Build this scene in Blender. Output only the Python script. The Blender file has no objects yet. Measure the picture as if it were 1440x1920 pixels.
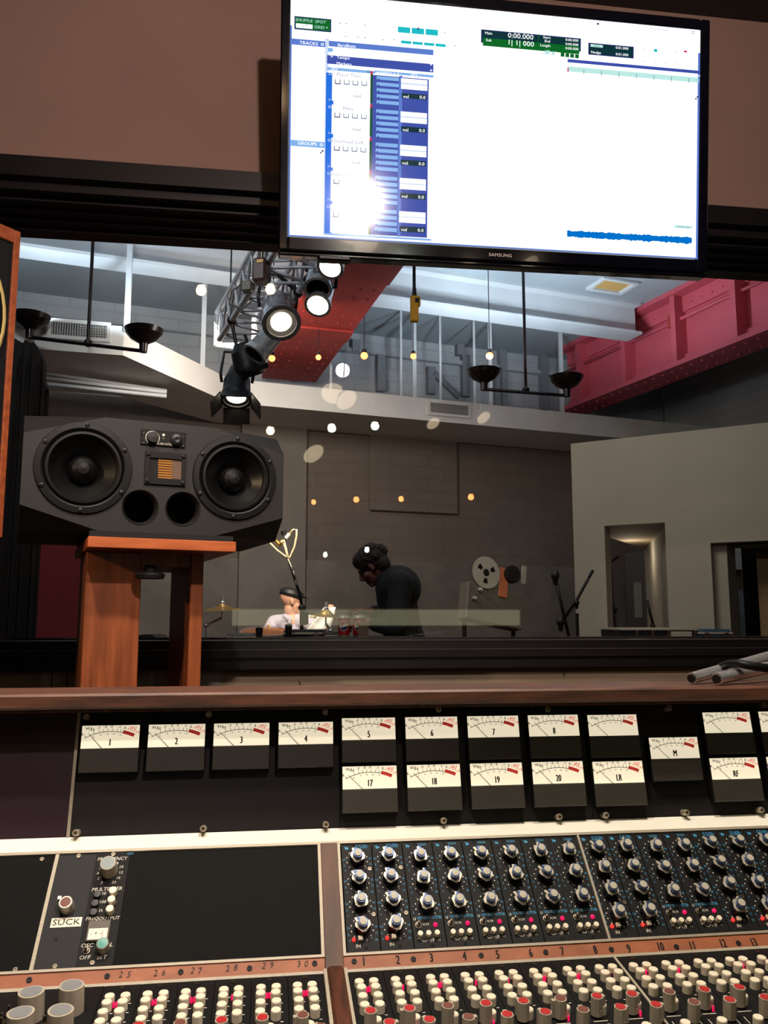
import bpy, math, random
from mathutils import Vector as V, Matrix as M
random.seed(7)
SC = bpy.context.scene
COL = SC.collection
R = math.radians
# ------------------------------------------------------------------ camera, world, exposure
FPX = 1550.0
YAW, PITCH = R(7.8), R(7.5)
EYE = V((0, 0, 1.3))
FW = V((math.sin(YAW)*math.cos(PITCH), math.cos(YAW)*math.cos(PITCH), math.sin(PITCH)))
RT = V((math.cos(YAW), -math.sin(YAW), 0))
UP = RT.cross(FW)
cam_d = bpy.data.cameras.new('camera')
cam_d.sensor_fit = 'VERTICAL'; cam_d.sensor_height = 36; cam_d.lens = 36*FPX/1920
cam_d.clip_start = .02
cam = bpy.data.objects.new('camera', cam_d); COL.objects.link(cam)
cam.matrix_world = M(((RT.x, UP.x, -FW.x, EYE.x), (RT.y, UP.y, -FW.y, EYE.y), (RT.z, UP.z, -FW.z, EYE.z), (0, 0, 0, 1)))
SC.camera = cam
SC.view_settings.view_transform = 'Standard'; SC.view_settings.look = 'None'
SC.view_settings.exposure = 0; SC.view_settings.gamma = 1; SC.view_settings.use_curve_mapping = False
wd = bpy.data.worlds.new('World'); SC.world = wd; wd.use_nodes = True
wd.node_tree.nodes['Background'].inputs[0].default_value = (.02, .02, .025, 1)
wd.node_tree.nodes['Background'].inputs[1].default_value = .2

def ray(x, y): return FW + RT*((x-720)/FPX) - UP*((y-960)/FPX)
def onY(x, y, Y): d = ray(x, y); return EYE + d*(Y/d.y)
def onZ(x, y, Z): d = ray(x, y); return EYE + d*((Z-EYE.z)/d.z)
def dep(x, y, t): return EYE + ray(x, y)*t
def onP(x, y, p, n): d = ray(x, y); return EYE + d*((p-EYE).dot(n)/d.dot(n))

def light(kind, name, loc, power, color, aim=None, size=.1, angle=60, blend=.5, size_y=None):
    l = bpy.data.lights.new(name, kind); l.energy = power; l.color = color
    if kind == 'SPOT': l.spot_size = R(angle); l.spot_blend = blend; l.shadow_soft_size = size
    elif kind == 'AREA':
        l.size = size; l.shape = 'DISK'
        if size_y: l.shape = 'RECTANGLE'; l.size_y = size_y
    else: l.shadow_soft_size = size
    o = bpy.data.objects.new(name, l); COL.objects.link(o); o.location = loc
    if aim is not None: o.rotation_euler = (V(aim)-V(loc)).to_track_quat('-Z', 'Y').to_euler()
    return o
WARM, WARM2, COOL, CONS = (1, .70, .42), (1, .8, .6), (.75, .88, 1), (1, .88, .73)
# control room: spots of the ceiling track above the console, and the dim ceiling wash
light('SPOT', 'console_spot', (.45, .75, 3.1), 106, CONS, (.35, 1.12, 1.0), .05, 75, .6)
light('SPOT', 'console_spot', (-.45, .55, 3.1), 100, CONS, (-.3, 1.05, 1.0), .05, 80, .6)
light('SPOT', 'stand_spot', (-2.3, -.1, 2.45), 88, WARM, (-.58, 1.72, 1.42), .04, 36, .9)
light('AREA', 'room_wash', (.45, -.2, 2.95), 35, (1, .82, .77), (-.2, 2.35, 2.1), .09)
# live room: unseen wash added to light the far wall
LR = R(12.4)
LX = V((math.cos(LR), math.sin(LR), 0)); LY = V((-math.sin(LR), math.cos(LR), 0))
light('AREA', 'live_wash', EYE + LX*1.2 + LY*6.3 + V((0, 0, 2.3)), 52, (1, .88, .76), EYE + LX*1.6 + LY*9.5 + V((0, 0, .3)), .8)
light('AREA', 'live_fill', EYE - LX*.3 + LY*3.2 + V((0, 0, 3.1)), 34, (.92, .95, 1), EYE + LX*.3 + LY*7 + V((0, 0, 2.2)), .6)  # added unseen fill that lifts the dark truss and its lamps
light('AREA', 'booth_wash', EYE + LX*2.6 + LY*4.0 + V((0, 0, 2.0)), 18, (1, .92, .8), EYE + LX*5 + LY*5.5 + V((0, 0, .5)), .8)

# ------------------------------------------------------------------ materials
def lin(c):
    return tuple(((v/255)/12.92 if v/255 <= .04045 else ((v/255+.055)/1.055)**2.4) for v in c)
MATS = {}
def mat(name, c, rough=.5, metal=0, emit=0, noise=.12, nscale=30, bump=0, bscale=200, spec=.5, coat=0, stretch=(1, 1, 1), c2=None, ecol=None):
    m = bpy.data.materials.new(name); m.use_nodes = True; MATS[name] = m
    nt = m.node_tree; b = nt.nodes['Principled BSDF']; N = nt.nodes.new; L = nt.links.new
    c = lin(c)
    b.inputs['Roughness'].default_value = rough; b.inputs['Metallic'].default_value = metal
    b.inputs['Specular IOR Level'].default_value = spec; b.inputs['Coat Weight'].default_value = coat
    tc = N('ShaderNodeTexCoord'); mp = N('ShaderNodeMapping'); mp.inputs['Scale'].default_value = stretch
    L(tc.outputs['Object'], mp.inputs[0])
    no = N('ShaderNodeTexNoise'); no.inputs['Scale'].default_value = nscale; no.inputs['Detail'].default_value = 5
    L(mp.outputs[0], no.inputs['Vector'])
    rp = N('ShaderNodeValToRGB'); rp.color_ramp.elements[0].position = .3; rp.color_ramp.elements[1].position = .7
    d = lin(c2) if c2 else tuple(v*(1-noise) for v in c)
    e = c if c2 else tuple(min(1, v*(1+noise)) for v in c)
    rp.color_ramp.elements[0].color = (*d, 1); rp.color_ramp.elements[1].color = (*e, 1)
    L(no.outputs[0], rp.inputs[0]); L(rp.outputs[0], b.inputs['Base Color'])
    if emit:
        b.inputs['Emission Strength'].default_value = emit
        b.inputs['Emission Color'].default_value = (*(lin(ecol) if ecol else c), 1)
    if bump:
        bn = N('ShaderNodeTexNoise'); bn.inputs['Scale'].default_value = bscale; bn.inputs['Detail'].default_value = 6
        L(mp.outputs[0], bn.inputs['Vector'])
        bu = N('ShaderNodeBump'); bu.inputs['Strength'].default_value = bump; bu.inputs['Distance'].default_value = .01
        L(bn.outputs[0], bu.inputs['Height']); L(bu.outputs[0], b.inputs['Normal'])
    return m
def brickmat(name, c, c2, mortar, scale):
    m = mat(name, c, .8, noise=.2, nscale=1.3, bump=.25, bscale=6)
    nt = m.node_tree; N = nt.nodes.new; L = nt.links.new; b = nt.nodes['Principled BSDF']
    br = N('ShaderNodeTexBrick'); br.inputs['Scale'].default_value = scale
    br.inputs['Color1'].default_value = (*lin(c), 1); br.inputs['Color2'].default_value = (*lin(c2), 1); br.inputs['Mortar'].default_value = (*lin(mortar), 1)
    br.inputs['Mortar Size'].default_value = .012; br.inputs['Brick Width'].default_value = .46; br.inputs['Row Height'].default_value = .15
    tc = N('ShaderNodeTexCoord'); mp = N('ShaderNodeMapping'); mp.inputs['Rotation'].default_value = (R(90), 0, 0)
    L(tc.outputs['Object'], mp.inputs[0]); L(mp.outputs[0], br.inputs['Vector'])
    mx = N('ShaderNodeMix'); mx.data_type = 'RGBA'; mx.inputs[0].default_value = .5
    L(br.outputs[0], mx.inputs[6]); L(nt.nodes['Color Ramp'].outputs[0], mx.inputs[7]); L(mx.outputs[2], b.inputs['Base Color'])
    bu = [n for n in nt.nodes if n.type == 'BUMP'][0]
    b2 = N('ShaderNodeBump'); b2.inputs['Strength'].default_value = .5; b2.inputs['Distance'].default_value = .01; b2.invert = True
    L(br.outputs[1], b2.inputs['Height']); L(bu.outputs[0], b2.inputs['Normal']); L(b2.outputs[0], b.inputs['Normal'])
    return m
def glow(name, c, s):
    return mat(name, c, .5, emit=s, noise=0)

m_wall = mat('plaster_pink_grey', (150, 118, 104), .85, noise=.06, nscale=3, bump=.08, bscale=120)
m_wallb = mat('plaster_beige', (150, 133, 112), .85, noise=.08, nscale=5, bump=.05)
m_patch1 = mat('paint_patch_pale', (172, 160, 138), .85, noise=.04)
m_patch2 = mat('paint_patch_grey', (150, 148, 142), .85, noise=.04)
m_dark = mat('dark_room', (60, 52, 46), .9)
m_frame = mat('black_gloss_frame', (26, 22, 22), .38, noise=.2, nscale=8)
m_fedge = mat('frame_edge_highlight', (72, 62, 58), .5)
m_black = mat('black_plastic', (16, 16, 17), .45)
m_blackm = mat('black_matte', (9, 9, 10), .8)
m_fabric = mat('black_fabric', (10, 10, 12), .95, bump=.2, bscale=90)
m_gloss = mat('piano_black', (12, 13, 22), .12, coat=.5)
m_meterp = mat('meter_panel_black', (26, 23, 23), .6, spec=.3, noise=.15, nscale=20, bump=.05, bscale=500)
m_purple = mat('meter_panel_plum', (48, 32, 40), .4, noise=.12, nscale=6)
m_eqp = mat('module_black', (15, 15, 16), .6, spec=.25, noise=.1, bump=.03, bscale=600)
m_blank = mat('blank_panel_black', (7, 7, 6), .7, spec=.15, noise=.15, nscale=12)
m_alu = mat('brushed_aluminium', (168, 158, 140), .5, metal=.25, noise=.1, stretch=(1, 40, 40))
m_ledge = mat('white_enamel_ledge', (250, 246, 232), .45, noise=.03)
m_chrome = mat('chrome', (225, 225, 228), .22, metal=.75, noise=.03)
m_steel = mat('steel_screw', (110, 102, 90), .42, metal=1, noise=.2, nscale=200)
m_walnut = mat('walnut', (118, 76, 58), .45, c2=(74, 52, 44), nscale=14, stretch=(1, 7, 7), bump=.06, bscale=60)
m_rosew = mat('rosewood', (104, 52, 30), .45, c2=(50, 30, 22), nscale=22, stretch=(6, 1, 1))
m_greyw = mat('worn_divider_wood', (112, 74, 56), .6, c2=(72, 58, 50), nscale=9, stretch=(5, 1, 1))
m_cherry = mat('cherry_wood', (156, 84, 46), .4, c2=(112, 56, 30), nscale=9, stretch=(7, 7, .7), bump=.04, bscale=50)
m_cherryh = mat('cherry_wood_edge', (200, 108, 58), .4, c2=(158, 76, 36), nscale=9, stretch=(.8, 7, 7))
m_oak = mat('orange_cabinet_wood', (186, 96, 52), .45, c2=(146, 70, 36), nscale=12, stretch=(6, 6, .8))
m_rust = mat('copper_brown_strip', (176, 104, 66), .55, c2=(150, 84, 52), nscale=25, stretch=(1, 2, 2))
m_ivory = mat('ivory_button', (250, 238, 212), .4, noise=.03)
m_greyk = mat('grey_knob', (186, 176, 156), .5, metal=0, noise=.1, stretch=(1, 1, .1), nscale=150)
m_greycap = mat('knob_cap_bluegrey', (140, 142, 144), .4)
m_redcap = mat('red_knob_cap', (186, 40, 40), .45)
m_browncap = mat('worn_red_cap', (122, 70, 58), .55)
m_redbtn = mat('red_button', (190, 24, 28), .35)
m_skirt = mat('knob_silver_skirt', (192, 184, 166), .35, metal=.3, noise=.05)
m_blueal = mat('knob_blue_body', (70, 92, 136), .35, metal=.5, noise=.08)
m_cap = mat('knob_grey_cap', (190, 184, 164), .45)
m_teal = mat('teal_cap', (50, 150, 140), .35)
m_dteal = mat('grey_teal_cap', (76, 100, 98), .35)
m_white = mat('white_print', (232, 226, 210), .6, noise=0)
m_bprint = mat('blue_print', (60, 164, 214), .6, noise=0)
m_ink = mat('black_ink', (22, 18, 16), .7, noise=0)
m_rprint = mat('red_print', (206, 62, 52), .6, noise=0)
m_vu = mat('meter_dial_lit', (248, 236, 206), .5, noise=.02, emit=.75)
m_rdial = mat('dial_red_arc', (206, 62, 52), .6, noise=0, emit=.35)
m_red_led = glow('led_red', (255, 40, 36), 2.2)
m_pink_led = glow('led_pink', (235, 20, 90), .85)
m_spk = mat('speaker_black_lacquer', (22, 20, 19), .55, noise=.06, bump=.02, bscale=900)
m_rub = mat('rubber_surround', (8, 8, 8), .5, spec=.3)
m_cone = mat('carbon_cone', (9, 9, 9), .35, noise=.5, nscale=600)
m_gold = mat('gold_ribbon', (190, 136, 60), .35, metal=.7)
m_bronze = mat('bronze_plate', (110, 88, 74), .4, metal=.4)
m_yring = mat('yellow_ring', (214, 186, 110), .5)
# live room
m_lceil = mat('white_ceiling', (150, 158, 164), .85, noise=.04, nscale=2)
m_lwhite = mat('white_painted_steel', (186, 190, 194), .6, noise=.05, nscale=4)
m_brick = brickmat('painted_brick', (120, 108, 98), (114, 102, 94), (106, 96, 88), 1.0)
m_ubrick = brickmat('grey_painted_brick', (172, 176, 180), (164, 168, 174), (150, 154, 160), 1.0)
m_soffit = mat('soffit_drywall', (214, 212, 208), .8, noise=.06, nscale=2)
m_booth = mat('booth_drywall', (168, 160, 146), .85, noise=.05, nscale=2)
m_boothd = mat('booth_recess', (160, 144, 122), .85, noise=.06)
m_rgird = mat('girder_rose_red', (186, 76, 90), .6, noise=.08, nscale=5)
m_rgird2 = mat('girder_red', (150, 44, 38), .6, noise=.12, nscale=5)
m_floor = mat('dark_wood_floor', (70, 56, 46), .5, c2=(52, 42, 36), stretch=(1, 8, 1), nscale=6)
m_truss = mat('truss_aluminium', (226, 230, 236), .4, metal=.15, noise=.08)
m_grille = mat('grille_grey', (150, 148, 144), .6)
m_bowl = mat('dark_bronze_bowl', (30, 22, 22), .25, metal=.5)
m_yellow = mat('hoist_yellow', (206, 150, 32), .45)
m_lens = glow('hot_lamp_lens', (255, 236, 206), 14)
m_bulb = glow('warm_bulb', (255, 206, 150), 60)
m_bulbr = glow('second_reflection_bulb', (255, 140, 74), 44)  # for added bulbs that imitate second reflections of the pendants
m_bulbw = glow('white_bulb', (236, 255, 226), 70)
m_glow_strip = glow('glow_strip_face', (238, 232, 190), 2.0)
m_maroon = mat('maroon_panel', (112, 26, 28), .8, bump=.05)
m_navy = mat('navy_case', (24, 62, 84), .6)
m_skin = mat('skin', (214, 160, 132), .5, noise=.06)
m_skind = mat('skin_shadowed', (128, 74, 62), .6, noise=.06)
m_shirt = mat('lavender_shirt', (186, 176, 190), .8, bump=.25, bscale=18, noise=.1, nscale=10)
m_jacket = mat('black_jacket', (22, 25, 27), .8, bump=.3, bscale=14)
m_hair = mat('dark_brown_hair', (38, 26, 24), .7, bump=.6, bscale=60)
m_cloth = mat('dark_trousers', (30, 30, 36), .85)
m_cap2 = mat('black_cap', (26, 26, 28), .5, bump=.15, bscale=40)
m_brass = mat('brass_cymbal', (214, 176, 104), .3, metal=.9, noise=.08)
m_drumw = mat('brown_drum_shell', (150, 86, 48), .4, c2=(110, 60, 34), stretch=(1, 1, 4))
m_wood = mat('drumstick_wood', (238, 206, 150), .5)
m_cable = mat('pale_cable', (216, 196, 160), .5)
m_canred = mat('can_red', (176, 26, 34), .35, metal=.3)
m_canblue = mat('can_blue', (28, 34, 84), .35)
m_reel = mat('tape_reel_metal', (206, 200, 184), .4, metal=.3, noise=.04)
m_deck = mat('tape_deck_grey', (96, 92, 84), .5, metal=.3)
m_orange = mat('orange_tape', (206, 116, 76), .6)

def glassmat():
    m = bpy.data.materials.new('window_glass'); m.use_nodes = True; nt = m.node_tree; nt.nodes.clear(); N = nt.nodes.new
    o = N('ShaderNodeOutputMaterial'); mx = N('ShaderNodeMixShader'); t = N('ShaderNodeBsdfTransparent'); g = N('ShaderNodeBsdfGlossy'); f = N('ShaderNodeFresnel')
    t.inputs[0].default_value = (.93, .95, .94, 1); g.inputs['Roughness'].default_value = 0; f.inputs[0].default_value = 1.62
    no = N('ShaderNodeTexNoise'); no.inputs['Scale'].default_value = 3
    rp = N('ShaderNodeMapRange'); rp.inputs[3].default_value = .9; rp.inputs[4].default_value = 1
    nt.links.new(no.outputs[0], rp.inputs[0]); nt.links.new(rp.outputs[0], g.inputs[0])
    nt.links.new(f.outputs[0], mx.inputs[0]); nt.links.new(t.outputs[0], mx.inputs[1]); nt.links.new(g.outputs[0], mx.inputs[2]); nt.links.new(mx.outputs[0], o.inputs[0])
    return m
m_glass = glassmat()

# ------------------------------------------------------------------ mesh builder
W = {}
def plain(s): return M.Translation(s) if not isinstance(s, M) else s
GLY = {}
def glyph(s):
    if s not in GLY:
        cu = bpy.data.curves.new('lettering', 'FONT'); cu.body = s; cu.align_x = 'CENTER'; cu.align_y = 'CENTER'; cu.size = 1; cu.resolution_u = 2
        ob = bpy.data.objects.new('lettering', cu); COL.objects.link(ob)
        dg = bpy.context.evaluated_depsgraph_get(); ev = ob.evaluated_get(dg); me = ev.to_mesh()
        GLY[s] = ([v.co.copy() for v in me.vertices], [tuple(p.vertices) for p in me.polygons])
        ev.to_mesh_clear(); bpy.data.objects.remove(ob); bpy.data.curves.remove(cu)
    return GLY[s]
class MB:
    def __init__(s): s.v = []; s.f = []; s.mi = []; s.sm = []
    def add(s, vs, fs, mi=0, mx=None, sm=False):
        k = len(s.v)
        s.v += [tuple(mx @ V(p)) if mx is not None else tuple(p) for p in vs]
        for f in fs: s.f.append(tuple(i+k for i in f)); s.mi.append(mi); s.sm.append(sm)
        return s
    def box(s, x0, x1, y0, y1, z0, z1, mi=0, mx=None, b=0):
        if b <= 0:
            vs = [(x, y, z) for x in (x0, x1) for y in (y0, y1) for z in (z0, z1)]
            return s.add(vs, [(0, 1, 3, 2), (4, 6, 7, 5), (0, 4, 5, 1), (2, 3, 7, 6), (0, 2, 6, 4), (1, 5, 7, 3)], mi, mx)
        vs = []; idx = {}
        for i, (x, sx) in enumerate(((x0, 1), (x1, -1))):
            for j, (y, sy) in enumerate(((y0, 1), (y1, -1))):
                for k, (z, sz) in enumerate(((z0, 1), (z1, -1))):
                    for a in range(3):
                        idx[i, j, k, a] = len(vs)
                        vs.append((x+(0 if a == 0 else sx*b), y+(0 if a == 1 else sy*b), z+(0 if a == 2 else sz*b)))
        fs = []
        for a in range(3):
            for e in (0, 1):
                q = [(0, 0), (1, 0), (1, 1), (0, 1)]
                if e == 0: q = q[::-1]
                def key(p, a=a, e=e):
                    l = [p[0], p[1]]; l.insert(a, e); return (*l, a)
                f = [idx[key(p)] for p in q]
                fs.append(tuple(f if a != 1 else f[::-1]))
        for a in range(3):
            o1, o2 = [t for t in range(3) if t != a]
            for e1 in (0, 1):
                for e2 in (0, 1):
                    def kk(e, ax):
                        l = [0, 0, 0]; l[a] = e; l[o1] = e1; l[o2] = e2; return idx[(*l, ax)]
                    fs.append((kk(0, o1), kk(1, o1), kk(1, o2), kk(0, o2)))
        for i in (0, 1):
            for j in (0, 1):
                for k in (0, 1): fs.append((idx[i, j, k, 0], idx[i, j, k, 1], idx[i, j, k, 2]))
        return s.add(vs, fs, mi, mx)
    def lathe(s, prof, n=20, mi=0, mx=None, sm=True, mis=None):
        for q in range(len(prof)-1):
            (r0, z0), (r1, z1) = prof[q], prof[q+1]
            m = mis[q] if mis else mi
            if r0 < 1e-6 and r1 < 1e-6: continue
            vs = []; fs = []
            for i in range(n):
                a = 2*math.pi*i/n; c, d = math.cos(a), math.sin(a)
                vs += [(r0*c, r0*d, z0), (r1*c, r1*d, z1)]
            for i in range(n):
                j = (i+1) % n
                if r0 < 1e-6: fs.append((2*i, 2*j+1, 2*i+1))
                elif r1 < 1e-6: fs.append((2*i, 2*j, 2*i+1))
                else: fs.append((2*i, 2*j, 2*j+1, 2*i+1))
            s.add(vs, fs, m, mx, sm and not abs(z0-z1) < 1e-9)
        return s
    def cyl(s, p0, p1, r0, r1=None, n=12, mi=0, caps=True, mi2=None):
        p0, p1 = V(p0), V(p1); r1 = r0 if r1 is None else r1
        L = (p1-p0).length
        mx = M.Translation(p0) @ (p1-p0).to_track_quat('Z', 'Y').to_matrix().to_4x4()
        pr = [(r0, 0), (r1, L)]; ms = [mi]
        if caps: pr = [(0, 0)]+pr+[(0, L)]; ms = [mi, mi, mi if mi2 is None else mi2]
        return s.lathe(pr, n, mi, mx, True, ms)
    def tube(s, pts, r, n=8, mi=0, rs=None, side=None, flat=1):
        pts = [V(p) for p in pts]; k = len(pts); rings = []
        up = V(side) if side else None
        vs = []; fs = []
        for i, p in enumerate(pts):
            d = (pts[min(i+1, k-1)]-pts[max(i-1, 0)]).normalized()
            if up is None: up = d.orthogonal()
            a = (up - d*up.dot(d)).normalized(); b = d.cross(a); 
            if side is None: up = a
            rr = rs[i] if rs else r
            for j in range(n):
                t = 2*math.pi*j/n; vs.append(p + a*(rr*math.cos(t)) + b*(rr*flat*math.sin(t)))
        for i in range(k-1):
            for j in range(n):
                fs.append((i*n+j, i*n+(j+1) % n, (i+1)*n+(j+1) % n, (i+1)*n+j))
        fs += [tuple(range(n))[::-1], tuple(range((k-1)*n, k*n))]
        return s.add(vs, fs, mi, None, True)
    def ball(s, c, r, mi=0, n=12, mx=None):
        r = (r, r, r) if not hasattr(r, '__len__') else r
        m = M.Translation(V(c)) @ (mx or M()) @ M.Diagonal((*r, 1))
        pr = [(math.sin(math.pi*i/(n//2+2)), -math.cos(math.pi*i/(n//2+2))) for i in range(n//2+3)]
        pr[0] = (0, -1); pr[-1] = (0, 1)
        return s.lathe(pr, n, mi, m)
    def prism(s, poly, z0, z1, mi=0, mx=None, mi2=None):
        n = len(poly)
        vs = [(p[0], p[1], z0) for p in poly]+[(p[0], p[1], z1) for p in poly]
        s.add(vs, [(i, (i+1) % n, n+(i+1) % n, n+i) for i in range(n)]+[tuple(range(n))[::-1]], mi, mx)
        return s.add(vs[n:], [tuple(range(n))], mi if mi2 is None else mi2, mx)
    def disc(s, x, y, z, r, mi=0, n=8, mx=None):
        return s.add([(x+r*math.cos(2*math.pi*i/n), y+r*math.sin(2*math.pi*i/n), z) for i in range(n)], [tuple(range(n))], mi, mx)
    def rect(s, x0, x1, y0, y1, z, mi=0, mx=None):
        return s.add([(x0, y0, z), (x1, y0, z), (x1, y1, z), (x0, y1, z)], [(0, 1, 2, 3)], mi, mx)
    def text(s, t, x, y, z, size, mi=0, mx=None, sx=1, rot=0, shear=0, bold=0):
        for k in (-1, 1) if bold else ():
            s.text(t, x+k*bold*size, y, z, size, mi, mx, sx, rot, shear)
        vs, fs = glyph(t); c, d = math.cos(rot), math.sin(rot); o = []
        for p in vs:
            a, b = (p.x*sx + p.y*shear)*size, p.y*size
            o.append((x+a*c-b*d, y+a*d+b*c, z))
        return s.add(o, fs, mi, mx)
    def mesh(s, name, mats):
        me = bpy.data.meshes.new(name); me.from_pydata(s.v, [], s.f)
        if not isinstance(mats, (list, tuple)): mats = [mats]
        for m in mats: me.materials.append(m)
        me.polygons.foreach_set('material_index', s.mi); me.polygons.foreach_set('use_smooth', s.sm); me.update()
        return me
    def build(s, name, mats, parent=None, mx=None): return put(name, s.mesh(name, mats), parent, mx)
def put(name, me, parent=None, mx=None):
    o = bpy.data.objects.new(name, me); COL.objects.link(o)
    mx = M() if mx is None else plain(mx)
    W[o] = mx
    if parent is not None: o.parent = parent; o.matrix_local = W[parent].inverted() @ mx
    else: o.matrix_local = mx
    return o
def thing(name, label, cat, mx, group=None):
    o = put(name, None, None, mx); o.empty_display_size = .1; return tag(o, label, cat, group)
def tag(o, label, cat, group=None):
    o['label'] = label; o['category'] = cat
    if group: o['group'] = group
    return o
def struct(o, label=None):
    o['kind'] = 'structure'
    if label: o['label'] = label
    return o
def frame(o, t):
    t = R(t); c, d = math.cos(t), math.sin(t); o = V(o)
    return M(((1, 0, 0, o.x), (0, c, -d, o.y), (0, d, c, o.z), (0, 0, 0, 1)))
def axes(o, x, y, z):
    return M(((x[0], y[0], z[0], o[0]), (x[1], y[1], z[1], o[1]), (x[2], y[2], z[2], o[2]), (0, 0, 0, 1)))
def aimed(o, d, upv=(0, 0, 1)):
    """matrix at o whose +Z looks along d"""
    return M.Translation(V(o)) @ V(d).to_track_quat('Z', 'Y').to_matrix().to_4x4()
LM = axes((0, 0, 0), LX, LY, (0, 0, 1))          # live-room axes
def lq(p): return V((V(p).dot(LX), V(p).dot(LY), V(p).z))


# ================================================================== CONTROL ROOM SHELL
WY = 2.35
X0, X1, ZC, YB = -3.2, 3.4, 3.3, -4.2
struct(MB().box(X0-.1, X1+.1, YB, WY+.45, -.1, 0).build('floor', m_floor))
struct(MB().box(X0-.1, X1+.1, YB, WY, ZC, ZC+.1).build('ceiling', m_dark))
struct(MB().box(X0-.1, X0, YB, WY, 0, ZC).build('wall_left', m_dark))
struct(MB().box(X1, X1+.1, YB, WY, 0, ZC).build('wall_right', m_dark))
struct(MB().box(X0-.1, X1+.1, YB-.1, YB, 0, ZC).build('wall_back', m_dark))
OX0, OX1 = -1.9, 2.6
wf = MB().box(X0-.1, X1+.1, WY, WY+.45, 2.6, ZC, 0).box(X0-.1, X1+.1, WY, WY+.45, 0, 1.175, 1)
wf.box(X0-.1, OX0, WY, WY+.45, 1.175, 2.6, 0).box(OX1, X1+.1, WY, WY+.45, 1.175, 2.6, 0)
wall_front = struct(wf.build('wall_front', [m_wall, m_wallb]))
# paint patches left on the wall under the window
for k, (xa, xb, ya, yb, m) in enumerate([(78, 97, 1256, 1300, m_patch1), (97, 126, 1258, 1300, m_patch2), (126, 150, 1257, 1300, m_wallb), (262, 272, 1256, 1300, m_patch2), (279, 288, 1254, 1300, m_patch1), (290, 302, 1254, 1300, m_patch2), (374, 414, 1256, 1300, m_patch2)]):
    p, q = onY(xa, ya, WY), onY(xb, yb, WY)
    MB().box(p.x, q.x, WY-.0015, WY, q.z, 1.172).build('paint_patch', m, wall_front)
for (px, py) in [(172, 303), (430, 324), (1057, 1265), (789-227, 1281)]:
    p = onY(px, py, WY)
    MB().box(p.x-.006, p.x+.006, WY-.001, WY, p.z-.0015, p.z+.0015, 0, M.Translation((p.x, 0, p.z)) @ M.Rotation(R(-35 if py < 900 else 80), 4, 'Y') @ M.Translation((-p.x, 0, -p.z))).build('scuff', m_black, wall_front)
# window head: stepped black casing, seen from below
def steps(name, prof, mats, mis):
    m = MB(); k = len(prof)
    for i in range(k-1):
        (y0, z0), (y1, z1) = prof[i], prof[i+1]
        m.add([(X0, y0, z0), (X1, y0, z0), (X1, y1, z1), (X0, y1, z1)], [(0, 1, 2, 3)], mis[i])
    return m
hp = [(2.36, 2.612), (2.315, 2.612), (2.315, 2.552), (2.345, 2.548), (2.345, 2.525), (2.385, 2.525), (2.385, 2.513), (2.43, 2.513), (2.43, 2.505), (2.475, 2.505), (2.475, 2.497), (2.52, 2.497), (2.52, 2.488), (2.58, 2.488), (2.58, 2.61), (2.36, 2.612)]
head = struct(steps('trim_1', hp, None, [0]*(len(hp)-1)).build('trim_1', [m_frame], None))
sp = [(2.36, 1.168), (2.32, 1.168), (2.32, 1.189), (2.352, 1.189), (2.352, 1.196), (2.34, 1.198), (2.34, 1.2195), (2.405, 1.2205), (2.405, 1.243), (2.535, 1.2445), (2.535, 1.249), (2.60, 1.249), (2.60, 1.17), (2.36, 1.168)]
sill = struct(steps('trim_2', sp, None, [0]*(len(sp)-1)).build('trim_2', [m_frame], None))
for (y, z) in ((2.339, 1.2187), (2.404, 1.2423), (2.5345, 1.2485)):
    MB().box(X0, X1, y-.0012, y+.003, z, z+.0022).build('edge_highlight', m_fedge, sill)  # pale strips paint the highlight along the sill edges
struct(MB().box(OX0-.05, OX0+.03, 2.33, 2.62, 1.17, 2.6, b=.004).build('trim_3', m_frame))
struct(MB().box(OX1-.03, OX1+.05, 2.33, 2.62, 1.17, 2.6, b=.004).build('trim_4', m_frame))
struct(MB().box(OX0, OX1, 2.60, 2.80, 1.13, 1.236).build('trim_5', m_frame))
GY = 2.555
struct(MB().rect(OX0, OX1, 1.2, 2.55, 0, 0, axes((0, GY, 0), (1, 0, 0), (0, 0, 1), (0, -1, 0))).build('window_1', m_glass), 'large fixed glass pane between control room and live room')

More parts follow.
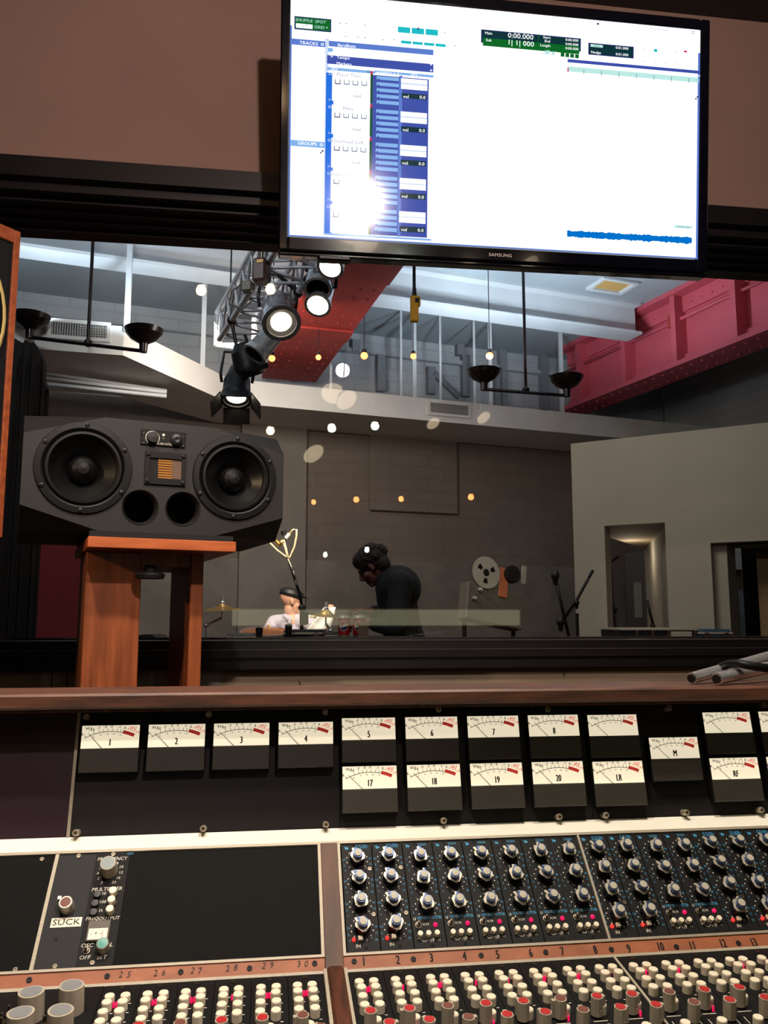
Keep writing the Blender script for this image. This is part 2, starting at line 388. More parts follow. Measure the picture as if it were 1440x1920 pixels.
# ================================================================== CEILING LAMPS BEHIND THE VIEWPOINT (mirrored in the glass)
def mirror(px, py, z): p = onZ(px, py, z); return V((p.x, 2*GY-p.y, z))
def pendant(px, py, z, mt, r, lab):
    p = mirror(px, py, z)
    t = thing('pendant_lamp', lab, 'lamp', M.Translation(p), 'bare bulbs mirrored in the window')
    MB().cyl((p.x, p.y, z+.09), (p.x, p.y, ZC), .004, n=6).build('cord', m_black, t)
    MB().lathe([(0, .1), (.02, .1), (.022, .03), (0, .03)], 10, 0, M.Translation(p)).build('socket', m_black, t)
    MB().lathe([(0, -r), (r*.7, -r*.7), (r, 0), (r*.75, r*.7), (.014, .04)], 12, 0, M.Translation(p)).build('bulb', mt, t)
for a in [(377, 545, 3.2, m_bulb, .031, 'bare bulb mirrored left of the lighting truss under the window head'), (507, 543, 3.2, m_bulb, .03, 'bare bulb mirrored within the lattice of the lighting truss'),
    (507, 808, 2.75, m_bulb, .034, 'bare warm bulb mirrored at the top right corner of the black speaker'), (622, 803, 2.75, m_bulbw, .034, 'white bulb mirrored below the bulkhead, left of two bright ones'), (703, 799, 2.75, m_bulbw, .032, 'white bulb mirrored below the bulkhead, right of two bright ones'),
    (588, 942, 2.6, m_bulbr, .028, 'added red bulb giving a second reflection low on the brick, first from left'), (668, 937, 2.6, m_bulbr, .034, 'added red bulb giving a second reflection low on the brick, second from left'), (752, 936, 2.6, m_bulbr, .03, 'added red bulb giving a second reflection low on the brick, third from left'), (883, 932, 2.6, m_bulbr, .034, 'added red bulb giving a second reflection low on the brick, above the tape machine'),
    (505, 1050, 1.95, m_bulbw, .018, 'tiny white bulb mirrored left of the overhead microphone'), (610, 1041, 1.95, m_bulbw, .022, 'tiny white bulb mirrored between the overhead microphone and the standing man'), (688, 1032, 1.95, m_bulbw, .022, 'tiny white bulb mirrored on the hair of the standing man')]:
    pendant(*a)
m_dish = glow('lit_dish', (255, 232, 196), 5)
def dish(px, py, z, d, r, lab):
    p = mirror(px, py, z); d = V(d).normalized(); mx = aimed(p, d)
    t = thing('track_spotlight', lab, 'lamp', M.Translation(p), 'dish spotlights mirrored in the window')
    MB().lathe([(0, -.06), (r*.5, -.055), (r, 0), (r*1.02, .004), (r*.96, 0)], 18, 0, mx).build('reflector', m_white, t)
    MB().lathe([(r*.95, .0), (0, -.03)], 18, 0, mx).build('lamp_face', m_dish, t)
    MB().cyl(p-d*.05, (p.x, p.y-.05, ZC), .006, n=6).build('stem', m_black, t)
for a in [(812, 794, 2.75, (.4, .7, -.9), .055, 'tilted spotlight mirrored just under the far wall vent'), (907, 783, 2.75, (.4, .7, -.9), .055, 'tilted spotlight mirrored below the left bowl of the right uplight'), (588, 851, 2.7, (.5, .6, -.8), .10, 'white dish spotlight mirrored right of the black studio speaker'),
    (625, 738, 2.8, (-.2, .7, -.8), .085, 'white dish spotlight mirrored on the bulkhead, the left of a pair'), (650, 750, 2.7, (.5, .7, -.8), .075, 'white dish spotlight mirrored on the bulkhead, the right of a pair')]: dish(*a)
# glowing strip added on the back wall so the glass mirrors a pale band
t0, t1 = onY(411, 1143, 2*GY-(YB+.06)), onY(975, 1172, 2*GY-(YB+.06))
tl = thing('band_glow_strip', 'added glowing strip behind the viewpoint, mirrored as a pale band', 'lamp', M.Translation((t0.x, YB+.005, t0.z)))
MB().box(t0.x-.03, t1.x+.03, YB+.005, YB+.04, t1.z-.02, t0.z+.02, b=.005).build('housing', m_white, tl)
MB().box(t0.x, t1.x, YB+.04, YB+.06, t1.z, t0.z, b=.006).build('lit_strip', m_glow_strip, tl)

# ================================================================== TELEVISION
TT = R(7.5)
TX, TV_, TN = V((1, 0, 0)), V((0, -math.sin(TT), math.cos(TT))), V((0, -math.cos(TT), -math.sin(TT)))
RO = R(-.35); TX, TV_ = TX*math.cos(RO)-TV_*math.sin(RO), TV_*math.cos(RO)+TX*math.sin(RO)
TO = onY(540, 443, 2.10)
TM = axes(TO, TX, TV_, TN)
def tp(x, y): p = onP(x, y, TO, TN)-TO; return p.dot(TX), p.dot(TV_)
scw = tp(1308, 487)[0]; sch = tp(543, -17)[1]
tv = thing('television', 'large wall television with glossy black frame showing an audio editing program', 'television', TM)
BZ = .026
l, r_, b_, t_ = tp(522, 455)[0], scw+.028, -.038, sch+.03
frm = MB()
frm.box(l, 0, b_, t_, -.05, .006, b=.004).box(scw, r_, b_, t_, -.05, .006, b=.004).box(0, scw, sch, t_, -.05, .006, b=.004).box(0, scw, b_, 0, -.05, .006, b=.004)
frm.build('frame', m_gloss, tv, TM)
MB().box(l+.01, r_-.01, b_+.01, t_-.01, -.075, -.02, b=.01).build('back_shell', m_black, tv, TM)
MB().box(l, r_, b_-.012, b_-.001, -.045, .0, b=.004).build('lower_trim', m_gloss, tv, TM)
MB().box(.08, .17, b_-.02, b_-.004, -.035, .0, b=.005).build('sensor_tab', m_black, tv, TM)
mp_ = TM @ M.Translation((scw/2, sch/2, -.075))
MB().box(scw/2-.2, scw/2+.2, sch/2-.15, sch/2+.15, -.10, -.075).cyl((scw/2, sch/2, -.1), (scw/2, sch/2+.02, -.2), .03).build('wall_bracket', m_black, tv, TM)
lg = MB(); x, y = tp(937, 480); lg.text('SAMSUNG', x, y, .0068, .0125, 0, None, 1.15); lg.build('lettering', mat('logo_grey', (214, 190, 180), .4, emit=.25), tv, TM)
# the picture on the screen: flat patches of light
UI = {}
def ui(name, c, s): UI[name] = (len(UI), mat('screen_'+name, tuple(v*.3 for v in c), .1, emit=s, noise=0, ecol=c)); return UI[name][0]
u_w = ui('white', (250, 252, 255), 1.35); u_bl = ui('blue', (92, 128, 214), .9); u_lb = ui('light_blue', (132, 180, 238), .95); u_db = ui('deep_blue', (62, 84, 178), .85)
u_vb = ui('vivid_blue', (14, 110, 226), .95); u_gr = ui('dark_green', (14, 58, 66), .7); u_g2 = ui('green', (8, 112, 40), .8); u_te = ui('teal', (24, 190, 200), .95); u_nv = ui('navy', (44, 52, 120), .7)
u_rd = ui('red', (220, 40, 90), .9); u_ly = ui('pale_line', (206, 220, 246), 1); u_wv = ui('wave', (0, 120, 216), .85); u_tx = ui('grey_text', (120, 140, 170), .8); u_mg = ui('meter_green', (10, 96, 60), .7); u_cy = ui('pale_teal', (186, 232, 226), 1)
sc_ = MB()
def ur(xa, ya, xb, yb, m, z=1):
    a, c = tp(xa, ya), tp(xb, yb)
    sc_.rect(max(a[0], .001), min(c[0], scw-.001), max(c[1], .001), min(a[1], sch-.001), .0004*z, m)
def ut(t, x, y, s, m, z=4, sx=1.1): a = tp(x, y); sc_.text(t, a[0], a[1], .0004*z, s, m, None, sx)
sc_.rect(0, scw, 0, sch, 0, u_w)
sc_.rect(0, .004, .0, sch*.86, .0004, u_bl); sc_.rect(0, scw, 0, .004, .0004, u_bl); sc_.rect(scw-.006, scw, 0, sch*.9, .0004, u_bl)
# tool bar
ur(552, 30, 621, 61, u_nv, 1); ur(554, 32, 619, 59, u_g2, 2); ur(555, 44, 586, 55, u_w, 3)
ut('SHUFFLE', 570, 39, .011, u_cy); ut('SPOT', 601, 42, .011, u_cy); ut('SLIP', 571, 49, .009, u_tx); ut('GRID', 599, 52, .011, u_cy); ut('v', 613, 52, .012, u_cy)
for i in range(3): ur(746+26*i, 50+2.2*i, 769+26*i, 63+2.2*i, u_te, 2)
ut('+', 784, 55, .022, u_nv); ut('<', 738, 52, .012, u_tx); ut('>', 833, 62, .012, u_nv)
for i in range(4): ur(752+21.5*i, 76+1.9*i, 771+21.5*i, 83+1.9*i, u_te, 2)
for x, y in [(637, 43), (649, 44), (684, 47), (648, 68), (671, 69), (684, 70), (718, 74), (739, 74), (853, 85)]: ut('-', x, y, .02, u_tx)
ur(902, 55, 1089, 97, u_nv, 1); ur(904, 57, 1087, 95, u_gr, 2); ur(905, 86, 1086, 87.5, u_g2, 3); ur(1009, 64, 1010, 90, u_g2, 3)
ut('0:00.000', 976, 69, .0195, u_w); ut('1| 1| 000', 976, 82, .0195, u_w); ut('Main', 916, 63, .010, u_w); ut('Sub', 916, 76, .010, u_w); ut('Cursor', 914, 91, .009, u_w)
ut('Start', 1025, 71, .010, u_w); ut('End', 1026, 78, .010, u_w); ut('Length', 1022, 86, .010, u_w)
for i in range(3): ut('0:00.000', 1072, 76+8*i, .010, u_w)
ut('1:20.301', 958, 94, .009, u_w); ut('0.41015877', 1002, 98, .009, u_w); ut('Dly', 1045, 101, .011, u_w)
ur(1021, 94, 1030, 103, u_cy, 3); ur(1034, 96, 1040, 104, u_cy, 3)
for i in range(4): ur(1051+9*i, 99+i, 1058+9*i, 107+i, u_g2, 3)
ur(1103, 80, 1188, 110, u_nv, 1); ur(1105, 82, 1186, 108, u_gr, 2); ur(1107, 83, 1130, 90, u_cy, 3); ut('Grid', 1118, 87, .008, u_g2, 5); ut('Nudge', 1117, 99, .010, u_w); ut('0:01.000', 1166, 91, .010, u_w); ut('0:01.000', 1166, 103, .010, u_w)
ur(1226, 92, 1232, 98, u_te, 2); ur(1282, 95, 1288, 99, u_rd, 2); ut('Mix Window', 1236, 56, .009, u_tx); ut('=', 1299, 62, .022, u_tx); ur(1119, 43, 1123, 47, u_nv, 2)
for x, y in [(1208, 93), (1269, 99), (1209, 115), (1229, 117), (1248, 119), (1269, 120)]: ut('~', x, y, .014, u_tx)
# track list column
ur(546, 72, 611, 89, u_bl, 1); ut('TRACKS', 579, 82, .012, u_w); ut('o', 604.5, 83, .016, u_w)
ur(610, 72, 612.5, 440, u_ly, 1)
for i in range(14): ut('|', 568.5, 94+5.6*i, .005, u_nv); ut('.', 556, 93+5.6*i, .01, u_tx)
for x in (568, 578, 586, 592): ut('-', x, 164, .012, u_mg)
ur(544, 262, 609, 278, u_lb, 1); ut('GROUPS', 576, 270, .012, u_w); ut('o', 602.5, 271, .016, u_w); ur(600, 285, 603, 288, u_nv, 2); ur(603, 281.5, 606.5, 285, u_nv, 2)
for y in (289, 297): ut('|', 559, y, .008, u_mg); ut('- - -', 578, y+2, .010, u_tx)
# edit window
ur(613, 76, 812.5, 104, u_bl, 1); ur(615, 91.5, 812.5, 104, u_w, 2); ur(615, 90, 624, 98, u_lb, 3); ut('Bars|Beats', 650, 86.5, .0105, u_w)
ur(613, 104, 812.5, 136, u_bl, 1); ut('>', 622, 107, .012, u_w); ut('Tempo', 643.5, 109, .011, u_w); ut('Markers', 645, 120.5, .011, u_w); ut('+', 808, 122, .014, u_w); ut('+', 808, 133, .014, u_w)
ur(613, 119.5, 812.5, 120.5, u_db, 2)
ur(613, 126, 703, 139, u_lb, 3); ut('I/O', 627, 130, .011, u_w); ut('o', 691, 134, .016, u_g2)
ur(703, 132, 812.5, 146, u_lb, 2); ut('INSERTS A-E', 727, 139, .0105, u_w); ut('I/O', 776, 142, .0115, u_w)
ur(611.5, 136, 622.5, 440, u_vb, 2)
ur(695, 140, 800.5, 446, u_db, 1); ur(748.5, 142, 751, 444, u_bl, 2)
names = ['Floor Tom', 'Hats', 'Overhead Left', 'Overhead Right', '']
for k in range(5):
    y = 134 + 62.3*k
    x = -.9*k
    ur(623+x, y, 694+x, min(y+60.5, 440), u_w, 3)
    if k < 4: ut(names[k], 654+x*1.5, y+8, .0135, u_tx, 5)
    ut('o', 619+x, y+4, .016, u_ly, 5); ut('>', 618+x, y+54, .012, u_ly, 5) if k < 4 else None
    for i in range(4 if k < 4 else 1):
        if k == 3 and i: ur(629+16.5*i+x, y+15+i, 639+16.5*i+x, y+25+i, u_ly, 4)
        else: ur(628+16.5*i+x, y+15+i, 638.5+16.5*i+x, y+25+i, u_tx if i else u_nv, 4); ur(629.5+16.5*i+x, y+14.5+i, 637+16.5*i+x, y+23+i, u_w, 5)
    if k < 3: ut('read', 669+x, y+47, .0115, u_nv, 5); ut('wave', 650+x, y+34, .0095, u_ly, 5)
    if k < 5:
        ur(694.5+x, y+1, 698.5+x, min(y+60, 440), u_mg, 4); ur(694.5+x, y, 698.5+x, y+6, u_rd, 5)
    for i in range(5):
        yy = y+9+11.3*i
        if yy < 432: ur(706+x, yy, 747.5+x, min(yy+9.8, 438), u_lb, 4); ut('.', 709.5+x, yy+1, .03, u_nv, 5)
    ur(752+x, y+13, 801+x, y+37, u_w, 4); ut('. . . .', 777+x, y+24, .012, u_ly, 5); ur(752+x, y+24.5, 801+x, y+25.3, u_ly, 5)
    ur(753+x, y+41, 800+x, y+54, u_gr, 4); ut('vol', 761+x, y+48, .0125, u_w, 5); ut('0.0', 792+x, y+49.5, .0125, u_w, 5)
ur(609, 437, 808, 452, u_lb, 4)
# time line and clip
ur(1064, 117, 1313, 133, u_db, 2)
for i in range(8): ut(['1', '17', '33', '49', '65', '81', '97', '='][i], 1067+ (36 if i else 0)+34.6*max(0, i-1), 121+ (2+2.9*i), .012, u_w, 4)
ur(1064, 134, 1312, 146, u_cy, 1)
for i in range(7): ur(1094+32.8*i, 131+2.6*i, 1095+32.8*i, 141+2.6*i, u_tx, 3)
ur(1063.5, 127, 1065.5, 136, u_rd, 5); ur(1303, 184, 1306, 187, u_nv, 2); ur(1306, 180.5, 1309, 184, u_nv, 2)
ut('Audio 1 clip gain', 1088, 413, .011, u_ly, 3); ur(1264, 422, 1298, 429, u_cy, 2); ut('Audio clip', 1281, 426, .008, u_tx, 3)
a0, a1 = tp(1063, 438), tp(1297, 451); n_ = 90; vs = []
for i in range(n_+1):
    f = i/n_; c = a0[1]+(a1[1]-a0[1])*f; h = .0068+random.random()*.0035
    vs += [(a0[0]+(a1[0]-a0[0])*f, c-h-random.random()*.002, .0012), (a0[0]+(a1[0]-a0[0])*f, c+h, .0012)]
sc_.add(vs, [(2*i, 2*i+2, 2*i+3, 2*i+1) for i in range(n_)], u_wv)
sc_.build('screen_picture', [m for _, m in UI.values()], tv, TM)

# ================================================================== BLACK MONITOR SPEAKER ON ITS STAND
SB = R(73.5)
SE = V((math.sin(SB), math.cos(SB), 0)); SD = V((-SE.y, SE.x, 0))        # along the face, and backwards
SO = dep(47, 768, 1.625); SO = SO - V((0, 0, .234))
SM = axes(SO, SE, (0, 0, 1), -SD)                                        # local x along, y up, z towards the listener
def sp_(x, y): p = onP(x, y, SO, SD)-SO; return p.dot(SE), p.z
SW_, SH_ = .53, .234
spk = thing('studio_speaker', 'wide black studio speaker with two woofers on the wooden stand', 'speaker', SM)
c1, c2, bk = .15, .046, .055
DRV = [(*sp_(157, 877), .094*.83), (*sp_(441, 896), .092*.83), (*sp_(263, 951), .0365), (*sp_(343, 954), .0365)]
f_ = [(0, c2, 0), (0, SH_-c2, 0), (c1, SH_, 0), (SW_-c1, SH_, 0), (SW_, SH_-c2, 0), (SW_, c2, 0), (SW_-c1, 0, 0), (c1, 0, 0)]
cn = [(0, 0, -bk), (0, SH_, -bk), (SW_, SH_, -bk), (SW_, 0, -bk)]
bkv = [(0, 0, -.36), (0, SH_, -.36), (SW_, SH_, -.36), (SW_, 0, -.36)]
m = MB()
m.add(f_+cn+bkv, [(0, 8, 7), (1, 2, 9), (3, 4, 10), (5, 6, 11), (0, 1, 9, 13, 12, 8), (7, 8, 12, 15, 11, 6), (2, 3, 10, 14, 13, 9), (4, 5, 11, 15, 14, 10), (12, 13, 14, 15)])
import bmesh
bm = bmesh.new()
def loop(pts):
    vs = [bm.verts.new((p[0], p[1], 0)) for p in pts]
    for i in range(len(vs)): bm.edges.new((vs[i], vs[(i+1) % len(vs)]))
loop(f_)
for cx, cy, r in DRV: loop([(cx+r*math.cos(2*math.pi*i/40), cy+r*math.sin(2*math.pi*i/40)) for i in range(40)])
bmesh.ops.triangle_fill(bm, use_beauty=True, edges=bm.edges[:])
bm.verts.index_update()
m.add([v.co.copy() for v in bm.verts], [tuple(v.index for v in f.verts) for f in bm.faces]); bm.free()
m.build('cabinet', m_spk, spk, SM)
WOOF = []
def woofer2(cx, cy, r):
    mx = SM @ M.Translation((cx, cy, 0))
    WOOF.append(MB().lathe([(r*.83, .0045), (r*.86, .006), (r*.985, .005), (r, .001)], 40).build('woofer', m_rub, spk, mx))
    w = WOOF[-1]
    MB().lathe([(r*.83, .0045), (r*.80, .001), (r*.77, .007), (r*.72, .0075), (r*.675, .003), (r*.66, -.002)], 40).build('surround', m_rub, w, mx)
    MB().lathe([(r*.66, -.002), (r*.30, -.034)], 40).build('cone', m_cone, w, mx)
    MB().lathe([(r*.31, -.034), (r*.29, -.022), (r*.22, -.012), (r*.12, -.0055), (0, -.004)], 28).build('dust_cap', m_rub, w, mx)
    for i in range(6):
        a = R(28+60*i); q = mx @ M.Translation((r*.925*math.cos(a), r*.925*math.sin(a), .0055))
        MB().lathe([(.0048, 0), (.0045, .002), (.0022, .003), (.002, .0015), (0, .0015)], 8).build('screw', m_black, w, q)
a = sp_(157, 877); woofer2(a[0], a[1], .094)
a = sp_(441, 896); woofer2(a[0], a[1], .092)
for px, py in ((263, 951), (343, 954)):
    a = sp_(px, py); r = .037
    MB().lathe([(r, .0), (r*.97, .0015), (r*.9, -.002), (r*.82, -.014), (r*.8, -.12)], 30).lathe([(r*.8, -.12), (0, -.12)], 30, 1).build('bass_port', [m_spk, m_blackm], spk, SM @ M.Translation((a[0], a[1], 0)))
a = sp_(306, 823); q = SM @ M.Translation((a[0], a[1], 0))
cp = MB().box(-.046, .046, -.0165, .0165, 0, .003, b=.0015).build('control_plate', m_rub, spk, q)
MB().lathe([(.012, .003), (.0115, .014), (0, .0145)], 16).build('volume_knob', m_black, cp, q @ M.Translation((-.022, 0, 0)))
rg = MB()
for i in range(20):
    t0_, t1_ = R(-50+i*14), R(-50+i*14+14)
    rg.add([(.0132*math.cos(t0_), .0132*math.sin(t0_), .0032), (.0145*math.cos(t0_), .0145*math.sin(t0_), .0032), (.0145*math.cos(t1_), .0145*math.sin(t1_), .0032), (.0132*math.cos(t1_), .0132*math.sin(t1_), .0032)], [(0, 1, 2, 3)])
rg.build('dial_ring', m_white, cp, q @ M.Translation((-.022, 0, 0)))
MB().lathe([(.013, .003), (.012, .009), (.006, .011), (0, .010)], 16).build('power_button', m_black, cp, q @ M.Translation((.027, -.001, 0)))
MB().text('ADAM A77X', .001, -.0115, .0033, .0062).disc(0, .008, .0033, .0028, n=12).disc(0, .0008, .0033, .001).build('lettering', m_white, cp, q)
for x in (-.041, .041):
    for y in (-.010, .010): MB().lathe([(.003, .003), (.0028, .0042), (0, .0036)], 8).build('screw', m_black, cp, q @ M.Translation((x, y, 0)))
a = sp_(310, 879); q = SM @ M.Translation((a[0], a[1], 0))
tw = MB()
tw.box(-.042, .042, .021, .034, 0, .005).box(-.042, .042, -.034, -.021, 0, .005).box(-.042, -.033, -.021, .021, 0, .005).box(.033, .042, -.021, .021, 0, .005)
tw = tw.build('tweeter', m_rub, spk, q)
MB().box(-.033, -.015, -.021, .021, .0002, .0012).build('horn_cheek', m_blackm, tw, q)
MB().box(.014, .033, -.021, .021, .0002, .0012).build('horn_cheek', m_bronze, tw, q)
rb = MB()
for i in range(8): rb.box(-.015, .014, -.021+.00525*i, -.021+.00525*i+.0026, .0002, .0022, 0).box(-.015, .014, -.021+.00525*i+.0026, -.021+.00525*(i+1), .0002, .0008, 1)
rb.build('ribbon', [m_gold, m_drumw], tw, q)
for x in (-.036, .036):
    for y in (-.028, .028): MB().lathe([(.0045, .005), (.0042, .007), (.002, .0085), (0, .0082)], 10).build('screw', m_black, tw, q @ M.Translation((x, y, 0)))
# stand
PT = SO.z-.013
pa, pb = onZ(165, 1005, PT), onZ(449, 1014, PT); PW = (pb-pa).dot(SE)
GM = axes(pa, SE, SD, (0, 0, 1))   # pads carry the speaker
st_ = thing('speaker_stand', 'cherry wood speaker stand of two posts and a top board', 'stand', GM @ M.Translation((0, 0, -PT)))
MB().box(0, PW, 0, .34, -.022, 0, b=.0015).build('top_board', m_cherryh, st_, GM)
MB().box(.004, PW-.004, .012, .33, 0, .0125).build('foam_pad', m_blackm, st_, GM)
def gx(x, y, back): q_ = onP(x, y, pa+SD*back, SD)-pa; return q_.dot(SE)
x0, x1 = gx(160, 1100, .09), gx(264, 1100, .09)
MB().box(x0, x1, .09, .25, -PT+.03, -.022, b=.002).build('post', m_cherry, st_, GM)
x2, x3 = gx(357, 1100, .09), gx(381, 1100, .09)
MB().box(x2, x3, .09, .33, -PT+.03, -.022, b=.002).build('post', m_cherry, st_, GM)
MB().box(x1+.0, x2, .10, .32, -.05, -.022).build('cross_rail', m_cherry, st_, GM)
MB().box(x0-.05, x3+.05, -.02, .37, -PT, -PT+.03, b=.003).build('base_board', m_cherry, st_, GM)
kx = gx(282, 1056, .06)
MB().lathe([(.0, -.078), (.028, -.078), (.031, -.071), (.028, -.066), (.012, -.066), (.012, -.05), (0, -.05)], 18).build('clamp_knob', m_blackm, st_, GM @ M.Translation((kx, .06, 0)))

# ================================================================== LARGE WOOD-EDGED MAIN MONITOR AND DRAPE AT THE LEFT
BE = V((math.sin(R(41.4)), math.cos(R(41.4)), 0)); BD = V((-BE.y, BE.x, 0))
BP = dep(24, 700, 1.72)
zt, zb = onP(42, 436, BP, BD).z, onP(9, 1009, BP, BD).z
BM = axes((BP.x, BP.y, zb), BE, (0, 0, 1), -BD); BH = zt-zb
mon = thing('main_loudspeaker', 'tall loudspeaker with orange wood edges at the far left', 'speaker', BM)
ew = .014
MB().box(-ew, 0, 0, BH, -.45, .0, b=.002).build('side_panel', m_oak, mon, BM)
MB().box(-.72, -ew, BH-.03, BH, -.45, .0, b=.002).build('top_panel', m_oak, mon, BM)
MB().box(-.72, -ew, 0, .03, -.45, 0, b=.002).build('bottom_panel', m_oak, mon, BM)
MB().box(-.76, -.72, 0, BH, -.45, 0, b=.002).build('side_panel', m_oak, mon, BM)
MB().box(-.72, -ew, .03, BH-.03, -.42, -.005).build('baffle', m_black, mon, BM)
a = onP(4, 602, BP, BD)-BP; cx = a.dot(BE)-.2; cy = onP(4, 602, BP, BD).z-zb
wq = BM @ M.Translation((cx, cy, -.005))
wo = MB().lathe([(.2, .012), (.185, .014), (.165, .004), (.06, -.0), (.055, .01), (0, .02)], 40).build('woofer', m_rub, mon, wq)
MB().lathe([(.196, .0135), (.2, .0145), (.204, .0125)], 48).build('trim_ring', m_yring, wo, wq)
MB().box(-.2, -.1, BH-.16, BH-.11, -.02, -.016, b=.002).build('tweeter_plate', m_rub, mon, BM)
MB().box(-.62, -.1, -zb, 0, -.38, -.05, b=.004).build('plinth', m_blackm, mon, BM)
def drape(name, xa, xb, za, zb_, Y, mt, label, folds=9, top=None):
    m = MB(); n = 60; vs = []
    for i in range(n+1):
        f = i/n; x = xa+(xb-xa)*f; y = Y+.02*math.sin(f*folds*6.28)+.008*math.sin(f*23)
        zz = zb_ if top is None else top(f)
        vs += [(x, y, za), (x, y, za+(zz-za)*.5), (x, y, zz), (x, y+.05, zz), (x, y+.05, za)]
    fs = []
    for i in range(n):
        for j in range(4): fs.append((5*i+j, 5*i+5+j, 5*i+6+j, 5*i+1+j))
    m.add(vs, fs, 0, None, True)
    return tag(m.build(name, mt), label, 'curtain')
DY = 2.95
e0, e1 = onY(-40, 900, DY), onY(77, 900, DY); zt1, zt0 = onY(60, 640, DY).z, onY(75, 730, DY).z
drape('curtain', e0.x, e1.x, 0, 0, DY, m_fabric, 'black drape behind the glass beside the large loudspeaker', 6, lambda f: zt1 if f < .72 else zt1-(zt1-zt0)*((f-.72)/.28)**2)

# ================================================================== MIXING CONSOLE
EQM = frame((0, 1.108, 1.017), 44.5); MTM = frame((0, 1.142, 1.027), 78); STM = frame((0, .992, .906), 6.6)
def loc2(fm):
    o = fm.translation.copy(); n = V((fm[0][2], fm[1][2], fm[2][2])); y = V((fm[0][1], fm[1][1], fm[2][1]))
    def f(px, py): p = onP(px, py, o, n)-o; return p.x, p.dot(y)
    return f
eql, mtl, stl = loc2(EQM), loc2(MTM), loc2(STM)
con = thing('mixing_console', 'large vintage mixing console with lit level meters and rows of knobs', 'mixing console', M.Translation((.2, 1.05, 0)))
CX0, CX1 = -.95, 1.55
def tform(y, z): return (y, z)
prof = [(.50, .83), (.992, .897), (1.11, 1.008), (1.145, 1.018), (1.178, 1.183), (1.30, 1.175), (1.30, .70), (.50, .70)]
XM = axes((0, 0, 0), (0, 1, 0), (0, 0, 1), (1, 0, 0))
MB().prism(prof, CX0, CX1, 0, XM).build('cabinet', m_blackm, con)
for x in (CX0+.1, CX1-.2): MB().box(x, x+.1, .6, 1.25, 0, .70, b=.005).build('pedestal', m_black, con)
MB().box(CX0-.02, CX1, 1.118, 1.232, 1.188, 1.2075, b=.003).build('wood_rail', m_walnut, con)
MB().box(CX0-.02, CX1, 1.124, 1.16, 1.1835, 1.188).build('rail_lip', m_rosew, con)
MB().prism([(1.106, 1.0165), (1.142, 1.0268), (1.142, 1.0230), (1.106, 1.0125)], CX0, CX1, 0, XM).build('lamp_ledge', m_ledge, con)
MB().box(CX0, CX1, -.0025, .0012, -.004, .0022).build('ledge_trim', m_alu, con, EQM)
# meter bridge panels (local x along, y up the panel, z out)
PT_ = .1555
MB().box(CX0, -.2515, .0, PT_, -.006, -.001).build('meter_panel', m_purple, con, MTM)
MB().box(-.2515, -.2475, .0, PT_, -.006, .0015).build('panel_strip', m_alu, con, MTM)
for xa, xb in ((-.2475, .0983), (.0987, .4493), (.4497, .7093), (.7097, CX1)):
    MB().box(xa, xb, .0005, PT_, -.006, 0, b=.0004).build('meter_panel', m_meterp, con, MTM)
def dial(mb, w, h, label, peak=False):
    # printed scale of a level meter, local to the face (0..w, 0..h)
    cx, cy, r = w*.5, .0205-.058, .058
    def P(a, rr): return cx+rr*math.sin(a)*1.12, cy+rr*math.cos(a)
    A0, A1 = -.52, .52
    def arc(a0, a1, ra, rb, mi, n=14):
        for i in range(n):
            t, u = a0+(a1-a0)*i/n, a0+(a1-a0)*(i+1)/n
            mb.add([(*P(t, ra), .0002), (*P(u, ra), .0002), (*P(u, rb), .0002), (*P(t, rb), .0002)], [(0, 1, 2, 3)], mi)
    arc(A0, .24, r, r+h*.026, 1); arc(.24, .47, r-h*.03, r+h*.13, 2, 8)
    for i, a in enumerate((-.5, -.32, -.22, -.14, -.06, .03, .12, .19, .24)):
        x0_, y0_ = P(a, r); x1_, y1_ = P(a, r+h*.15); d = .0003
        mb.add([(x0_-d, y0_, .0002), (x0_+d, y0_, .0002), (x1_+d, y1_, .0002), (x1_-d, y1_, .0002)], [(0, 1, 2, 3)], 1)
    for s, a, c in (('-20', -.55, 1), ('-10', -.34, 1), ('-7', -.22, 1), ('-5', -.10, 1), ('-3', .0, 1), ('-1', .15, 1), ('0', .25, 1), ('+1', .33, 2), ('+2', .41, 2), ('+3', .49, 2)):
        x_, y_ = P(a, r+h*.24); mb.text(s, x_, y_, .0002, h*.17, c, bold=.03)
    for s, a in (('20', -.36), ('40', -.2), ('60', -.06), ('80', .07), ('100', .2)):
        x_, y_ = P(a, r-h*.10); mb.text(s, x_, y_, .0002, h*.10, 1)
    mb.text('VU', w*.11, h*.90, .0002, h*.17, 1, None, 1.3, bold=.03); mb.text('VU', w*.89, h*.90, .0002, h*.17, 2, None, 1.3, bold=.03)
    if label: mb.text(label, w*.5, h*.24, .0002, h*.44, 1, None, .62, bold=.035)
